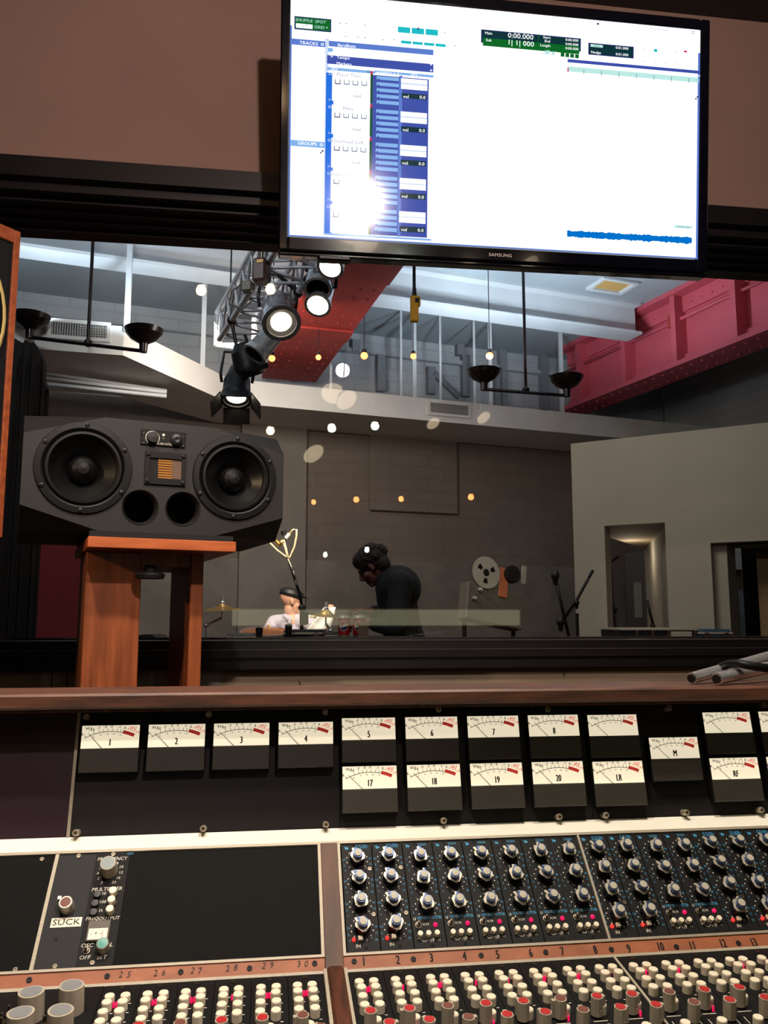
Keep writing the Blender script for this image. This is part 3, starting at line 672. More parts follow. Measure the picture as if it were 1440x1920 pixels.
def meter(x, y, label):
    q = MTM @ M.Translation((x-.0025, y, 0)); Wd = .0765; F0 = .031
    hsg = MB().box(0, Wd, 0, .0605, 0, .013, b=.001).build('level_meter', m_black, con, q)
    MB().box(.001, Wd-.001, .001, F0-.0012, .013, .0142, b=.0006).build('meter_cover', mat_cover, hsg, q)
    MB().rect(.0015, Wd-.0015, F0-.0008, .0592, .0132).build('meter_face', m_vu, hsg, q)
    d_ = MB(); dial(d_, Wd-.003, .0278, label); d_.build('meter_scale', [m_vu, m_ink, m_rdial], hsg, q @ M.Translation((.0015, F0-.0006, .0133)))
    n_ = MB(); a = R(44+random.uniform(-2, 2)); L_ = .0265; bx, by = Wd*.37, F0-.0008
    ex, ey = bx-L_*math.sin(a), by+L_*math.cos(a)*.98
    n_.add([(bx-.0006, by, .0142), (bx+.0006, by, .0142), (ex+.0004, ey, .0142), (ex-.0004, ey, .0142)], [(0, 1, 2, 3)]).build('meter_needle', m_ink, hsg, q)
    g = MB(); g.add([(0, F0-.001, .0131), (Wd, F0-.001, .0131), (Wd, .0605, .0131), (0, .0605, .0131)], [(0, 1, 2, 3)])
mat_cover = mat('meter_cover_grey', (62, 58, 52), .55, noise=.06)
MX = [-.2405, -.1555, -.0705, .0155, .1014, .1892, .2770, .3648, .4526, .5405, .6278, .7154]
for i in range(4): meter(MX[i], .0772, str(i+1))
for i in range(4): meter(MX[4+i], .0815, str(5+i)); meter(MX[4+i], .0180, str(17+i))
meter(MX[8], .0805, ''); meter(MX[8], .0165, 'LR'); meter(MX[9], .0475, 'M'); meter(MX[10], .0815, ''); meter(MX[10], .0175, 'RF'); meter(MX[11], .0815, 'L'); meter(MX[11], .0175, '')
stand_me = MB().lathe([(.0042, 0), (.0042, .012), (.0036, .0135), (.0022, .0135), (.002, .008), (0, .008)], 12).mesh('standoff_screw', mat('standoff_nickel', (190, 178, 156), .35, metal=.5))
for px, py in [(165, 1341), (392, 1337), (609, 1333), (819, 1328), (1022, 1328), (1248, 1325), (1425, 1320), (145, 1563), (382, 1550), (610, 1543), (829, 1536), (1044, 1530), (1131, 1528), (1281, 1524), (1420, 1520)]:
    x, y = mtl(px, py+4); put('standoff_screw', stand_me, con, MTM @ M.Translation((x, max(.005, min(y, .153)), 0)))
# equaliser bay
VB = .1395
MB().box(CX0, -.2548, -VB, -.0012, -.004, 0).build('blank_panel', m_blank, con, EQM)
MB().box(-.2548, -.2506, -VB, -.0012, -.004, .0015).build('panel_strip', m_alu, con, EQM)
sk = MB().box(-.2504, -.2062, -VB, -.0012, -.004, 0).build('switch_panel', mat('switch_panel_black', (30, 30, 33), .6, spec=.3), con, EQM)
MB().box(-.1658, .0655, -VB, -.0012, -.004, 0).build('blank_panel', m_blank, con, EQM)
MB().box(.0655, .0692, -VB, -.0012, -.004, .002).build('panel_strip', m_alu, con, EQM)
MB().box(.0692, .0906, -.158, -.0012, -.004, .003, b=.0008).build('bay_divider', m_greyw, con, EQM)
MB().box(.0906, .0940, -VB, -.0012, -.004, .002).build('panel_strip', m_alu, con, EQM)
MB().box(.4108, .4138, -VB, -.0012, -.004, .002).build('panel_strip', m_alu, con, EQM)
for xa, xb in ((CX0, .0692), (.0906, CX1)):
    MB().box(xa, xb, -.1425, -VB, -.004, .002).build('panel_strip', m_alu, con, EQM)
    MB().box(xa, xb, -.161, -.1575, -.004, .0015).build('panel_strip', m_greyk, con, EQM)
# number strips
def numstrip(xa, xb, items, screws, hand):
    s = MB().box(xa, xb, -.1575, -.1425, -.004, .0005).build('number_strip', m_rust, con, EQM)
    p = MB()
    for t, px, py in items:
        x, y = eql(px, py)
        if hand:
            for k, ch in enumerate(t): p.text(ch, x+(k-.5)*.0085+random.uniform(-.0004, .0004), y+random.uniform(-.0006, .0006), .0008, .0098, 0, None, .95, random.uniform(-.12, .12), .15)
        else: p.text(t, x, y, .0008, .0140, 0, None, .62, bold=.035)
    p.build('channel_numbers', m_ink, s, EQM)['kind'] = 'stuff'
    for px, py in screws:
        x, y = eql(px, py); MB().lathe([(.0032, .0005), (.003, .0016), (.0012, .0016), (.001, .001), (0, .001)], 10).build('screw', m_meterp, s, EQM @ M.Translation((x, y, 0)))
numstrip(CX0, .0692, [('25', 234, 1829), ('26', 299, 1825), ('27', 368, 1821), ('28', 434, 1816), ('29', 502, 1811), ('30', 567, 1808)], [(201, 1831), (339, 1823), (468, 1816), (590, 1807), (55, 1838)], True)
numstrip(.0906, CX1, [(str(i+1), x, y) for i, (x, y) in enumerate([(682, 1804), (746, 1801), (809, 1797), (871, 1794), (933, 1791), (995, 1788), (1054, 1785), (1116, 1782), (1179, 1780), (1238, 1776), (1298, 1774), (1355, 1770), (1413, 1768), (1470, 1765)])], [(664, 1803), (775, 1799), (902, 1792), (1023, 1786), (1146, 1781), (1268, 1776), (1384, 1769)], False)
# small hardware meshes
scr_me = MB().lathe([(.0028, 0), (.0026, .0012), (.001, .0012), (.0009, .0006), (0, .0006)], 10).mesh('screw', m_steel)
hole_me = MB().lathe([(.0024, .0002), (0, .0002)], 10).mesh('screw', m_blackm)
def knob_mesh(k):
    m = MB()
    def sq(r, c): return [(r, -c), (r, c), (c, r), (-c, r), (-r, c), (-r, -c), (-c, -r), (c, -r)]
    m.prism(sq(.0080, .0052), 0, .0105, 0)
    m.prism(sq(.0079, .0050), .0105, .0117, 1)
    m.prism([(.0076, -.0022), (.0118, -.0012), (.0118, .0012), (.0076, .0022)], .0095, .0117, 1)
    m.prism([(.0062*math.cos(2*math.pi*i/10), .0058*math.sin(2*math.pi*i/10)) for i in range(10)], .0117, .0178, 2)
    m.prism([(.0050, -.0018), (.0082, -.0008), (.0082, .0008), (.0050, .0018)], .0150, .0178, 2)
    m.lathe([(.0045, .0178), (.0045, .0192), (0, .0194)], 14, 3)
    return m.mesh('knob', [m_black, m_skirt, m_blueal, m_cap])
kn_me = knob_mesh(0)
pb_me = MB().lathe([(.0033, 0), (.0033, .0065), (.0029, .0072), (0, .0074)], 12).mesh('push_button', m_ivory)
sq_me = MB().box(-.0028, .0028, -.0028, .0028, 0, .004, b=.0006).mesh('push_button', m_ivory)
led_me = MB().lathe([(.0022, 0), (.0022, .002), (.0012, .0034), (0, .0038)], 10).mesh('indicator_light', m_red_led)
ledp_me = MB().lathe([(.0026, 0), (.0026, .002), (.0014, .0034), (0, .004)], 10).mesh('indicator_light', m_pink_led)
tog_me = MB().lathe([(.0042, 0), (.0042, .0012), (.003, .0014), (.0022, .003), (.0012, .0032), (.0017, .010), (0, .0105)], 10).mesh('toggle_switch', m_steel)
def arrow(p, x, y, s, mi):
    for dx in (0, .55*s): p.add([(x+dx-.5*s, y+.7*s, .0003), (x+dx+.5*s, y-.05*s, .0003), (x+dx-.2*s, y-.6*s, .0003), (x+dx-.15*s, y-.05*s, .0003)], [(0, 1, 2, 3)], mi)
def dots(p, cx, cy, r, mi):
    for i in range(10):
        t = R(222-29.3*i)
        p.disc(cx+r*math.cos(t), cy+r*math.sin(t), .0003, .00085, mi, 6)
def eq_module(x0, kind):
    q = EQM @ M.Translation((x0, 0, 0)); w = .0391
    mod = MB().box(.0003, w, -VB+.0004, -.0018, -.004, .0002, b=.0003).build('equalizer_module', m_eqp, con, q)
    p = MB(); arrow(p, .006, -.0085, .0040, 1)
    if kind == 'b':
        p.text('550b', .0265, -.0072, .0003, .0080, 1, None, 1.05, 0, .2, bold=.02)
        kp = [(.0195, -.025), (.0195, -.0533), (.0195, -.0824), (.0195, -.1115)]
        p.text('IN', .0135, -.1318, .0003, .0056, 0)
    else:
        p.text('550A', .0265, -.0072, .0003, .0046, 1, None, 1.15)
        kp = [(.0205, -.0275), (.0205, -.0568), (.0205, -.0887)]
        p.text('100 200 300%', .022, -.1025, .0003, .0055, 1, None, .95); p.text('U', .0045, -.1035, .0003, .0048, 0)
        p.text('FLTR', .0175, -.1105, .0003, .0036, 0)
        p.text('H/F', .0215, -.1295, .0003, .0056, 0, None, .9); p.text('IN', .0305, -.1295, .0003, .0036, 0); p.tube([(.005, -.127, .0003), (.009, -.1275, .0003), (.011, -.1305, .0003), (.015, -.1305, .0003), (.0165, -.128, .0003)], .0005, 4, 0)
    for kx_, ky_ in kp:
        dots(p, kx_, ky_, .0132, 0)
        for s, dx, dy in (('+', .0105, -.0118), ('12', -.004, -.0138), ('12', .004, -.0138)): p.text(s, kx_+dx, ky_+dy, .0003, .0034, 0)
        nb = ('2.5', '5', '7', '10', '12', '15') if kind == 'b' else ('1', '2', '3', '20', '5', '40')
        for i, (dx, dy) in enumerate(((-.0165, .001), (-.0165, -.007), (-.0155, -.014), (.0155, -.014), (.0165, -.006), (.0165, .0015))): p.text(nb[i], kx_+dx, ky_+dy, .0003, .0036, 1)
        a = random.choice((80, 100, 120, 60, 140, 105)); put('knob', kn_me, mod, q @ M.Translation((kx_, ky_-.0002, 0)) @ M.Rotation(R(a), 4, 'Z'))
    p.build('panel_print', [m_white, m_bprint], mod, q)['kind'] = 'stuff'
    if kind == 'b':
        put('indicator_light', led_me, mod, q @ M.Translation((.0085, -.1245, 0))); put('push_button', sq_me, mod, q @ M.Translation((.0165, -.1235, 0)))
        put('screw', scr_me, mod, q @ M.Translation((.0345, -.0375, 0))); put('screw', scr_me, mod, q @ M.Translation((.0345, -.0955, 0)))
        put('screw', hole_me, mod, q @ M.Translation((.0225, -.1345, 0)))
    else:
        put('toggle_switch', tog_me, mod, q @ M.Translation((.0082, -.1112, 0)))
        put('indicator_light', ledp_me, mod, q @ M.Translation((.0285, -.1118, 0)))
        for bx in (.0082, .0182, .0285): put('push_button', pb_me, mod, q @ M.Translation((bx, -.1235, 0)))
        put('screw', hole_me, mod, q @ M.Translation((.022, -.1355, 0)))
    put('screw', hole_me, mod, q @ M.Translation((.0165, -.0062, 0)))
for i in range(20): eq_module(.0953+.0395*i+(.0006 if i > 7 else 0)-(.0009 if i == 7 else 0), 'b' if i in (0, 1, 8, 9, 12, 13, 14) else 'A')
# oscillator module with printed words
def osc():
    q = EQM
    mod = MB().box(-.206, -.166, -VB+.0004, -.0018, -.004, .0012, b=.0003).build('oscillator_module', m_blackm, con, q)
    p = MB()
    def T(t, px, py, s, mi=0, sx=1.1): x, y = eql(px, py); p.text(t, x, y, .0014, s, mi, None, sx, 0, .15)
    Z4 = lambda a, b: (a*320/1440, 1560+b*320/1440)
    T('FREQUENCY', *Z4(950, 232), .0062, 0, 1.0); T('MULTIPLIER', *Z4(905, 487), .0062); T('FREQ', *Z4(780, 737), .0055); T('OUTPUT', *Z4(922, 733), .0055)
    T('OSC', *Z4(737, 963), .0062); T('CAL', *Z4(905, 957), .0062); T('OFF', *Z4(718, 1065), .0062); T('SET', *Z4(860, 1063), .0062)
    for t, a, b in (('8', 990, 270), ('10', 1023, 300), ('12', 1020, 347), ('16', 998, 392), ('20', 962, 430), ('3', 860, 432), ('2', 832, 397), ('4', 826, 355), ('5', 848, 310), ('10', 877, 524), ('100', 868, 595), ('1k', 850, 667)): T(t, *Z4(a, b), .0048)
    x, y = eql(*Z4(870, 197)); arrow(p, x, y, .003, 1)
    p.text('OSC', x+.033, y, .0014, .004, 1)
    p.build('panel_print', [m_white, m_bprint], mod, q)['kind'] = 'stuff'
    def at(a, b): x, y = eql(*Z4(a, b)); return q @ M.Translation((x, y, .0012))
    kk = MB().lathe([(.0098, 0), (.0093, .018), (.0088, .019), (.0078, .019)], 18, 0).lathe([(.0078, .0189), (0, .0189)], 18, 1)
    kk.build('knob', [m_greyk, m_dteal], mod, at(925, 335))
    MB().lathe([(.0072, 0), (.0066, .012), (.0058, .0125)], 16, 0).lathe([(.0058, .0124), (0, .0126)], 16, 1).build('knob', [m_skirt, m_teal], mod, at(875, 985))
    b_me = MB().lathe([(.0046, 0), (.0046, .008), (.004, .009), (0, .0092)], 12).mesh('push_button', m_ivory)
    bb_me = MB().lathe([(.0046, 0), (.0046, .003), (.004, .004), (0, .0042)], 12).mesh('push_button', m_black)
    for a, b in ((957, 525), (945, 600), (932, 680)): put('push_button', b_me, mod, at(a, b))
    for a, b in ((825, 540), (805, 615), (793, 690)): put('push_button', bb_me, mod, at(a, b))
    mx = at(832, 850)
    wm = MB().box(-.0125, .0125, -.011, .0125, 0, .003, b=.0006).build('small_meter', m_deckb, mod, mx)
    MB().rect(-.0105, .0105, -.0095, .003, .0032).build('meter_face', m_ivory, wm, mx)
    MB().text('- + -', -.002, -.003, .0034, .007, 0).text('|', .005, -.003, .0034, .008, 1).build('meter_scale', [m_ink, m_rprint], wm, mx)
    put('toggle_switch', tog_me, mod, at(730, 1010)); put('screw', scr_me, mod, at(780, 1110)); put('screw', scr_me, mod, at(957, 195))
m_deckb = mat('meter_bezel', (88, 80, 68), .5)
osc()
Z4 = lambda a, b: (a*320/1440, 1560+b*320/1440)
x, y = eql(*Z4(568, 625))
MB().lathe([(.0085, 0), (.008, .012), (.0072, .013), (.006, .013)], 14, 0).lathe([(.006, .0129), (0, .0131)], 14, 1).box(-.010, -.006, .004, .008, .007, .0125, 0).build('knob', [m_skirt, m_browncap], sk, EQM @ M.Translation((x, y-.002, 0)))
a, b = eql(*Z4(412, 818)), eql(*Z4(690, 712))
MB().box(a[0]+.001, b[0]+.001, a[1]+.001, b[1]-.001, 0, .0006).text('SUCK', (a[0]+b[0])/2+.001, (a[1]+b[1])/2, .0009, .0098, 1, None, 1.25).build('tape_label', [m_ivory, m_ink], sk, EQM)
for aa, bb in ((665, 205), (465, 1135), (470, 905)): x, y = eql(*Z4(aa, bb)); put('screw', scr_me if bb != 905 else hole_me, sk, EQM @ M.Translation((x, y, 0)))
for aa, bb in ((355, 232), (130, 1162)): x, y = eql(*Z4(aa, bb)); put('screw', scr_me, con, EQM @ M.Translation((x, y, 0)))

# channel strips
SV = -.33
MB().box(CX0, -.2506, SV, -.0005, -.005, -.001).build('switch_bay', m_eqp, con, STM)
MB().box(-.2506, -.2482, SV, -.0005, -.005, .001).build('panel_strip', m_greyk, con, STM)
mast = MB().box(-.2482, -.1712, SV, -.0005, -.005, 0).build('master_panel', m_eqp, con, STM)
MB().box(.0705, .0895, SV, -.0015, -.005, .010, b=.003).build('bay_divider', m_rosew, con, STM)
for xa, xb in ((.0668, .0705), (.0895, .0930)): MB().box(xa, xb, SV, -.0015, -.005, .006).build('panel_strip', m_greyk, con, STM)
MB().box(.4085, .4112, SV, -.0005, -.005, .0015).build('panel_strip', m_greyk, con, STM)
def big_knob():
    m = MB(); n = 24; pts = []
    for i in range(n):
        t = 2*math.pi*i/n; pts.append((.0128*math.cos(t), .0128*math.sin(t)*(.8 if math.sin(t) > 0 else 1)))
    m.prism(pts, 0, .027, 0)
    m.prism([(p[0]*.82, p[1]*.82) for p in pts], .0268, .0274, 1)
    m.disc(0, -.0128, 0, .001)
    return m.mesh('knob', [m_greyk, m_greycap])
bk_me = big_knob()
for x, yv in ((-.2335, .052), (-.1955, .044), (-.2335, .088), (-.1955, .088), (-.2335, .124), (-.1955, .124)):
    put('knob', bk_me, mast, STM @ M.Translation((x, -yv, 0)) @ M.Rotation(R(random.choice((-30, -20, 10))), 4, 'Z'))
for px, py in ((22, 1893), (9, 1907), (8, 1915), (88, 1912)):
    x, y = stl(px, py); put('toggle_switch', tog_me, con, STM @ M.Translation((x, y-.01, 0)))
cb_me = MB().lathe([(.0053, 0), (.0053, .0085), (.0048, .0095), (0, .0097)], 14).mesh('push_button', m_ivory)
cbl_me = MB().lathe([(.0053, 0), (.0053, .0055), (.0048, .0065), (0, .0067)], 14).mesh('push_button', m_ivory)
rb_me = MB().lathe([(.0053, 0), (.0053, .0085), (.0048, .0095), (0, .0097)], 14).mesh('push_button', m_redbtn)
def fader_knob(cap, name):
    m = MB(); n = 16
    pts = [((.0062+.0003*(i % 2))*math.cos(2*math.pi*i/n), (.0062+.0003*(i % 2))*math.sin(2*math.pi*i/n)) for i in range(n)]
    m.lathe([(.0035, 0), (.0035, .002)], 10, 0); m.prism(pts, .0018, .0205, 0)
    m.prism([(p[0]*.82, p[1]*.82) for p in pts], .0204, .0211, 1)
    m.box(.0045, .0095, -.0022, .0022, .0025, .0195, 0)
    m.disc(0, 0, 0, .001); m.lathe([(.001, 0), (0, .0008)], 6, 2, M.Translation((0, -.0064, .008)) @ M.Rotation(R(90), 4, 'X'))
    return m.mesh('knob', [m_greyk, cap, m_chrome])
fk = [fader_knob(m_redcap, 'r'), fader_knob(m_redcap, 'r'), fader_knob(m_browncap, 'b')]
l2_me = MB().lathe([(.0012, 0), (.0012, .004), (.001, .0055), (0, .006)], 8).mesh('indicator_light', m_pink_led)
def channel(x0, idx, left):
    q = STM @ M.Translation((x0, 0, 0))
    ch = MB().box(.0002, .0393, SV, -.0005, -.005, 0, b=.0003).build('channel_strip', m_eqp, con, q)
    p = MB()
    for k, cx in enumerate((.0102, .0263)):
        for j, vy in enumerate((.0305, .047, .0635, .080)):
            put('push_button', cbl_me if j == 0 else cb_me, ch, q @ M.Translation((cx+random.uniform(-.0004, .0004), -vy, 0)))
            p.rect(cx+.0045, cx+.0075, -vy-.007, -vy-.006, .0002)
    if idx % 7 != 3: put('indicator_light', l2_me, ch, q @ M.Translation((.0168 if left else .0172, -.0425, 0)))
    if idx % 3 != 1 or left: put('indicator_light', l2_me, ch, q @ M.Translation((.0198, -.042, 0)))
    put('knob', fk[(idx*5+1) % 3], ch, q @ M.Translation((.0125, -.1115, 0)) @ M.Rotation(R(random.choice((90, 60, 180, 120, 20))), 4, 'Z'))
    put('knob', fk[(idx*7) % 3], ch, q @ M.Translation((.0288, -.1325, 0)) @ M.Rotation(R(random.choice((90, 60, 20, 120))), 4, 'Z'))
    put('push_button', cb_me, ch, q @ M.Translation((.0195, -.107, 0)))
    put('push_button', cb_me, ch, q @ M.Translation((.0125, -.146, 0)))
    put('push_button', rb_me if idx == 10 else cb_me, ch, q @ M.Translation((.0275, -.168, 0)))
    put('push_button', cb_me, ch, q @ M.Translation((.0110, -.175, 0)))
    if idx % 2: put('indicator_light', l2_me, ch, q @ M.Translation((.0195, -.117, 0)))
    p.rect(.005, .0205, -.1215, -.1205, .0002)
    for k in range(4): p.text(('MIC', 'LINE', 'PAN', 'BUS')[k], .0295+.002*(k % 2), -.150-.006*k, .0002, .0034, 0)
    for xx in (.006, .035): p.add([(xx, -.13, .0002), (xx+.0008, -.13, .0002), (xx+.0008, -.142, .0002), (xx, -.142, .0002)], [(0, 1, 2, 3)])
    p.build('panel_print', m_white, ch, q)['kind'] = 'stuff'
    put('screw', scr_me, ch, q @ M.Translation((.0195, -.0075, 0)))
for i in range(6): channel(-.1708+.0395*i, i, True)
for i in range(19): channel(.0943+.0395*i+(.0006 if i > 7 else 0)-(.0012 if i == 7 else 0), i, False)

# chrome tubes and a cable lying across the console's back rail
def stick(name, label, cat, p0, p1, r, mt, mt2):
    t = thing(name, label, cat, M.Translation(V(p0)))
    MB().cyl(p0, p1, r, n=18).build('tube', mt, t)
    d = (V(p1)-V(p0)).normalized(); MB().cyl(V(p0)-d*.004, V(p0)+d*.001, r*.7, n=14).build('end_plug', mt2, t)
    return t
cr = 1.2075
a = onY(1298, 1274, 1.165); b = onY(1475, 1222, 1.27)
stick('chrome_tube', 'upper bright chrome tube leaning across the console rail at right', 'metal tube', V((a.x, a.y, cr+.009)), b, .0085, m_chrome, m_black)
a = onY(1345, 1277, 1.14); b = onY(1480, 1243, 1.22)
stick('chrome_tube', 'lower dull chrome tube resting on the console rail under the cable', 'metal tube', V((a.x, a.y, cr+.0095)), b, .009, m_chrome, m_black)
pts = [onY(x, y, Y_) for x, y, Y_ in ((1338, 1262, 1.235), (1350, 1252, 1.2), (1366, 1245, 1.17), (1385, 1244, 1.15), (1405, 1248, 1.14), (1425, 1251, 1.14), (1445, 1254, 1.14), (1470, 1256, 1.15))]
tag(MB().tube(pts, .0062, 10).build('cable', m_rub), 'thick black cable looped over the chrome tubes on the rail', 'cable')

# ================================================================== LIVE ROOM SHELL (its walls stand 12 degrees off the control room's)
def inL(p, along):                       # component of a world point along a live-room axis
    return V(p).dot(along)
LY0 = inL((0, 2.95, 0), LY)
FAR = inL(dep(600, 900, 9.6), LY)        # far brick wall
SOF = inL(dep(740, 760, 9.0), LY)        # face of the drywall bulkhead
LCZ = 4.75
GT = 4.02
def onL(px, py, d): return onP(px, py, LY*d, LY)
LX0, LX1 = -5.2, 7.5
def lbox(mb, x0, x1, y0, y1, z0, z1, mi=0, b=0): return mb.box(x0, x1, y0, y1, z0, z1, mi, None, b)
struct(MB().box(LX0, LX1, 1.6, FAR+.2, -.12, -.02).build('floor', m_floor, None, LM))
struct(MB().box(LX0, LX1, 2.2, FAR+.2, LCZ, LCZ+.1).build('ceiling', m_lceil, None, LM))
ZB = onL(740, 790, FAR).z
wall_far = struct(MB().box(LX0, LX1, FAR, FAR+.2, -.02, ZB).build('wall_far', m_brick, None, LM))
struct(MB().box(LX0, LX1, FAR+.02, FAR+.2, ZB, LCZ).build('wall_far_upper', m_ubrick, None, LM))
struct(MB().box(LX0-.1, LX0, 1.6, FAR, -.02, LCZ).build('wall_left', m_ubrick, None, LM))
struct(MB().box(LX1, LX1+.1, 1.6, FAR, -.02, LCZ).build('wall_right', m_ubrick, None, LM))
# ledge where the upper wall steps back, faint posts and a panel on the brick
lo = struct(MB().box(LX0, LX1, FAR-.05, FAR+.02, onL(740, 664, FAR).z-.05, onL(740, 664, FAR).z).build('trim_6', m_ubrick, None, LM))
m_post = mat('grey_wall_post', (126, 130, 136), .8)
for px, ya, yb in ((712, 668, 735), (860, 640, 668), (938, 612, 770), (806, 690, 740), (870, 668, 745), (930, 690, 770), (1015, 640, 770), (640, 640, 660), (665, 640, 662)):
    a, b = onL(px, ya, FAR), onL(px, yb, FAR)
    MB().box(lq(a).x-.05, lq(a).x+.05, FAR-.07, FAR+.03, b.z, a.z).build('wall_post', m_post, lo, LM)
a, b = onL(809, 700, FAR), onL(858, 748, FAR)
MB().tube([lq(a)-V((0, .06, 0)), lq(b)-V((0, .06, 0))], .035, 6).build('wall_brace', m_post, lo, LM)
a, b = onL(692, 810, FAR), onL(856, 965, FAR)
MB().box(lq(a).x, lq(b).x, FAR-.05, FAR, lq(b).z, lq(a).z, b=.01).build('sound_panel', m_brick, wall_far, LM)
a, b = onL(572, 790, FAR), onL(985, 1010, FAR)
m_pil = mat('wall_pilaster', (124, 116, 108), .85, noise=.1, nscale=3)
struct(MB().box(lq(a).x-.75, lq(a).x, FAR-.10, FAR, -.02, ZB).build('trim_7', m_pil, None, LM))
struct(MB().box(LX0, LX1, FAR-.03, FAR, -.02, onL(620, 1052, FAR).z, b=.01).build('trim_8', mat('rough_plaster', (118, 112, 104), .9, noise=.22, nscale=3, bump=.8, bscale=9), None, LM))
# bulkhead: drywall soffit in three runs
ZT, ZS = onL(740, 741, SOF).z, onL(740, 783, SOF).z
P = lambda px, py, z: onZ(px, py, z)
line = [P(-60, 588, ZT), P(233, 612, ZT), P(400, 690, ZT)]
far0 = onL(430, 700, SOF); far1 = onL(1500, 800, SOF)
face = [line[0], line[1], far0, V((far1.x, far1.y, 0))]
back = [V((p.x, p.y, 0))+LY*d for p, d in zip(face, (1.3, 1.3, .9, .9))]
sf = MB()
for i in range(3):
    a, b, c, d = face[i], face[i+1], back[i+1], back[i]
    sf.add([(a.x, a.y, ZS), (b.x, b.y, ZS), (b.x, b.y, ZT), (a.x, a.y, ZT), (d.x, d.y, ZS), (c.x, c.y, ZS), (c.x, c.y, ZT), (d.x, d.y, ZT)],
           [(0, 1, 2, 3), (0, 4, 5, 1), (3, 2, 6, 7), (4, 7, 6, 5)])
soff = struct(sf.build('trim_9', m_soffit), 'drywall bulkhead running round the live room below the ceiling')
def grille(px0, py0, px1, py1, da, db, label, n, lx):
    a, b = V(da), V(db); ux = V((b.x-a.x, b.y-a.y, 0)).normalized(); nrm = V((ux.y, -ux.x, 0))
    p0, p1 = onP(px0, py0, a, nrm), onP(px1, py1, a, nrm)
    w, h = (p1-p0).dot(ux), p0.z-p1.z
    fm = axes((p0.x, p0.y, p1.z), ux, (0, 0, 1), -nrm if False else nrm)
    t = thing('vent_grille', label, 'vent', fm)
    fr_ = MB()
    for (xa, xb, ya, yb) in ((-.03, w+.03, h, h+.03), (-.03, w+.03, -.03, 0), (-.03, 0, 0, h), (w, w+.03, 0, h)): fr_.box(xa, xb, ya, yb, 0, .02)
    fr_.build('frame', m_soffit, t, fm)
    MB().rect(0, w, 0, h, .003).build('duct_opening', m_blackm, t, fm)
    sm_ = MB().box(-.006, .006, 0, h, .004, .016).mesh('slat', m_grille)
    for i in range(n): put('slat', sm_, t, fm @ M.Translation((w*(i+.5)/n, 0, 0)))
    if lx:
        for k in range(1, 5): MB().box(w*.5, w, h*k/5-.005, h*k/5+.005, .006, .018).build('slat', m_grille, t, fm)
grille(97, 604, 200, 636, face[0], face[1], 'pale rectangular air vent on the bulkhead at far left', 22, True)
grille(806, 755, 877, 780, face[2], face[3], 'grey air vent on the bulkhead of the far wall', 24, False)
# hanger rods holding the bulkhead up
for px, yb in ((238, 612), (380, 690), (620, 735), (752, 742), (777, 745), (920, 757), (890, 752), (1054, 770), (826, 745)):
    d = SOF+.12 if px > 400 else None
    p = onL(px, yb, SOF+.1) if px > 400 else onZ(px, yb, ZT)
    r = .022 if px in (238, 380, 777, 920, 1054) else .012
    MB().box(p.x-r, p.x+r, p.y-r, p.y+r, ZT-.05, LCZ).build('hanger_rod', m_lwhite, soff)
# left: slot, pipes and pale wall under the bulkhead
a, b = onL(-40, 860, FAR-.02), onL(262, 1010, FAR)
for k, (y0, y1) in enumerate(((697, 711), (706, 719), (717, 731))):
    p, q_ = onZ(60, y0, ZS-.06-.05*k), onZ(312, y1+22-5*k, ZS-.06-.05*k)
    tag(MB().tube([p, q_], .018, 8).build('ceiling_pipe', m_lwhite), ['uppermost', 'middle', 'lowest'][k]+' of three pale pipes under the left bulkhead', 'pipe', 'pipes under the left bulkhead')

# ------------------------------------------------------------------ ceiling beam and red girders
def ibeam(name, label, p0, p1, hgt, wid, mt, tf=.05, nst=0, rivets=0, z1=LCZ, cat='beam'):
    d = V((p1.x-p0.x, p1.y-p0.y, 0)); L = d.length; ux = d.normalized(); uy = V((-ux.y, ux.x, 0))
    fm = axes((p0.x, p0.y, z1-hgt), ux, uy, (0, 0, 1))
    t = thing(name, label, cat, fm)
    MB().box(0, L, -wid/2, wid/2, 0, tf).build('lower_flange', mt, t, fm)
    MB().box(0, L, -wid/2, wid/2, hgt-tf, hgt).build('upper_flange', mt, t, fm)
    MB().box(0, L, -.02, .02, tf, hgt-tf).build('web', mt, t, fm)
    return t, fm, L
bz = LCZ-.36
b0, b1 = onZ(44, 462, bz), onZ(1196, 626, bz)
dvec = (b1-b0).normalized()
ibeam('ceiling_beam', 'white painted steel beam crossing the live room ceiling', b0-dvec*1.6+LY*.12, b1+LY*.12+dvec*.05, .36, .26, m_lwhite, .03)
# right girder: face seen from the left
ga, gb = onZ(1035, 659, LCZ), onZ(1294, 525, LCZ)
gd = (gb-ga).normalized(); ga2 = ga+gd*.12; gb2 = ga+gd*(gb-ga).length*1.55
GHT = LCZ - onP(1058, 769, ga, V((gd.y, -gd.x, 0))).z
gside = V((gd.y, -gd.x, 0)); gside = gside if gside.x > 0 else -gside
t, fm, L = ibeam('red_girder', 'deep rose red riveted girder at the right of the live room', ga2+gside*.2, gb2+gside*.2, GHT, .40, m_rgird, .05)
def loc(fm, p): return fm.inverted() @ V(p)
sgn = 1 if (fm.to_3x3() @ V((0, 1, 0))).dot(gside) < 0 else -1
pts = [onP(x, y, ga+gside*.18, gside) for x, y in ((1100, 640), (1185, 600), (1280, 560), (1395, 560))]
for i, p in enumerate(pts):
    x = loc(fm, p).x; MB().box(x-.035, x+.035, *sorted((sgn*.02, sgn*.17)), .05, GHT-.05).build('stiffener', m_rgird, t, fm)
y0, y1 = sorted((sgn*.02, sgn*.06))
MB().box(0, L, y0, y1, GHT-.22, GHT-.05, b=.005).build('angle_plate', m_rgird, t, fm)
MB().box(0, L, y0, y1, .05, .15, b=.005).build('angle_plate', m_rgird, t, fm)
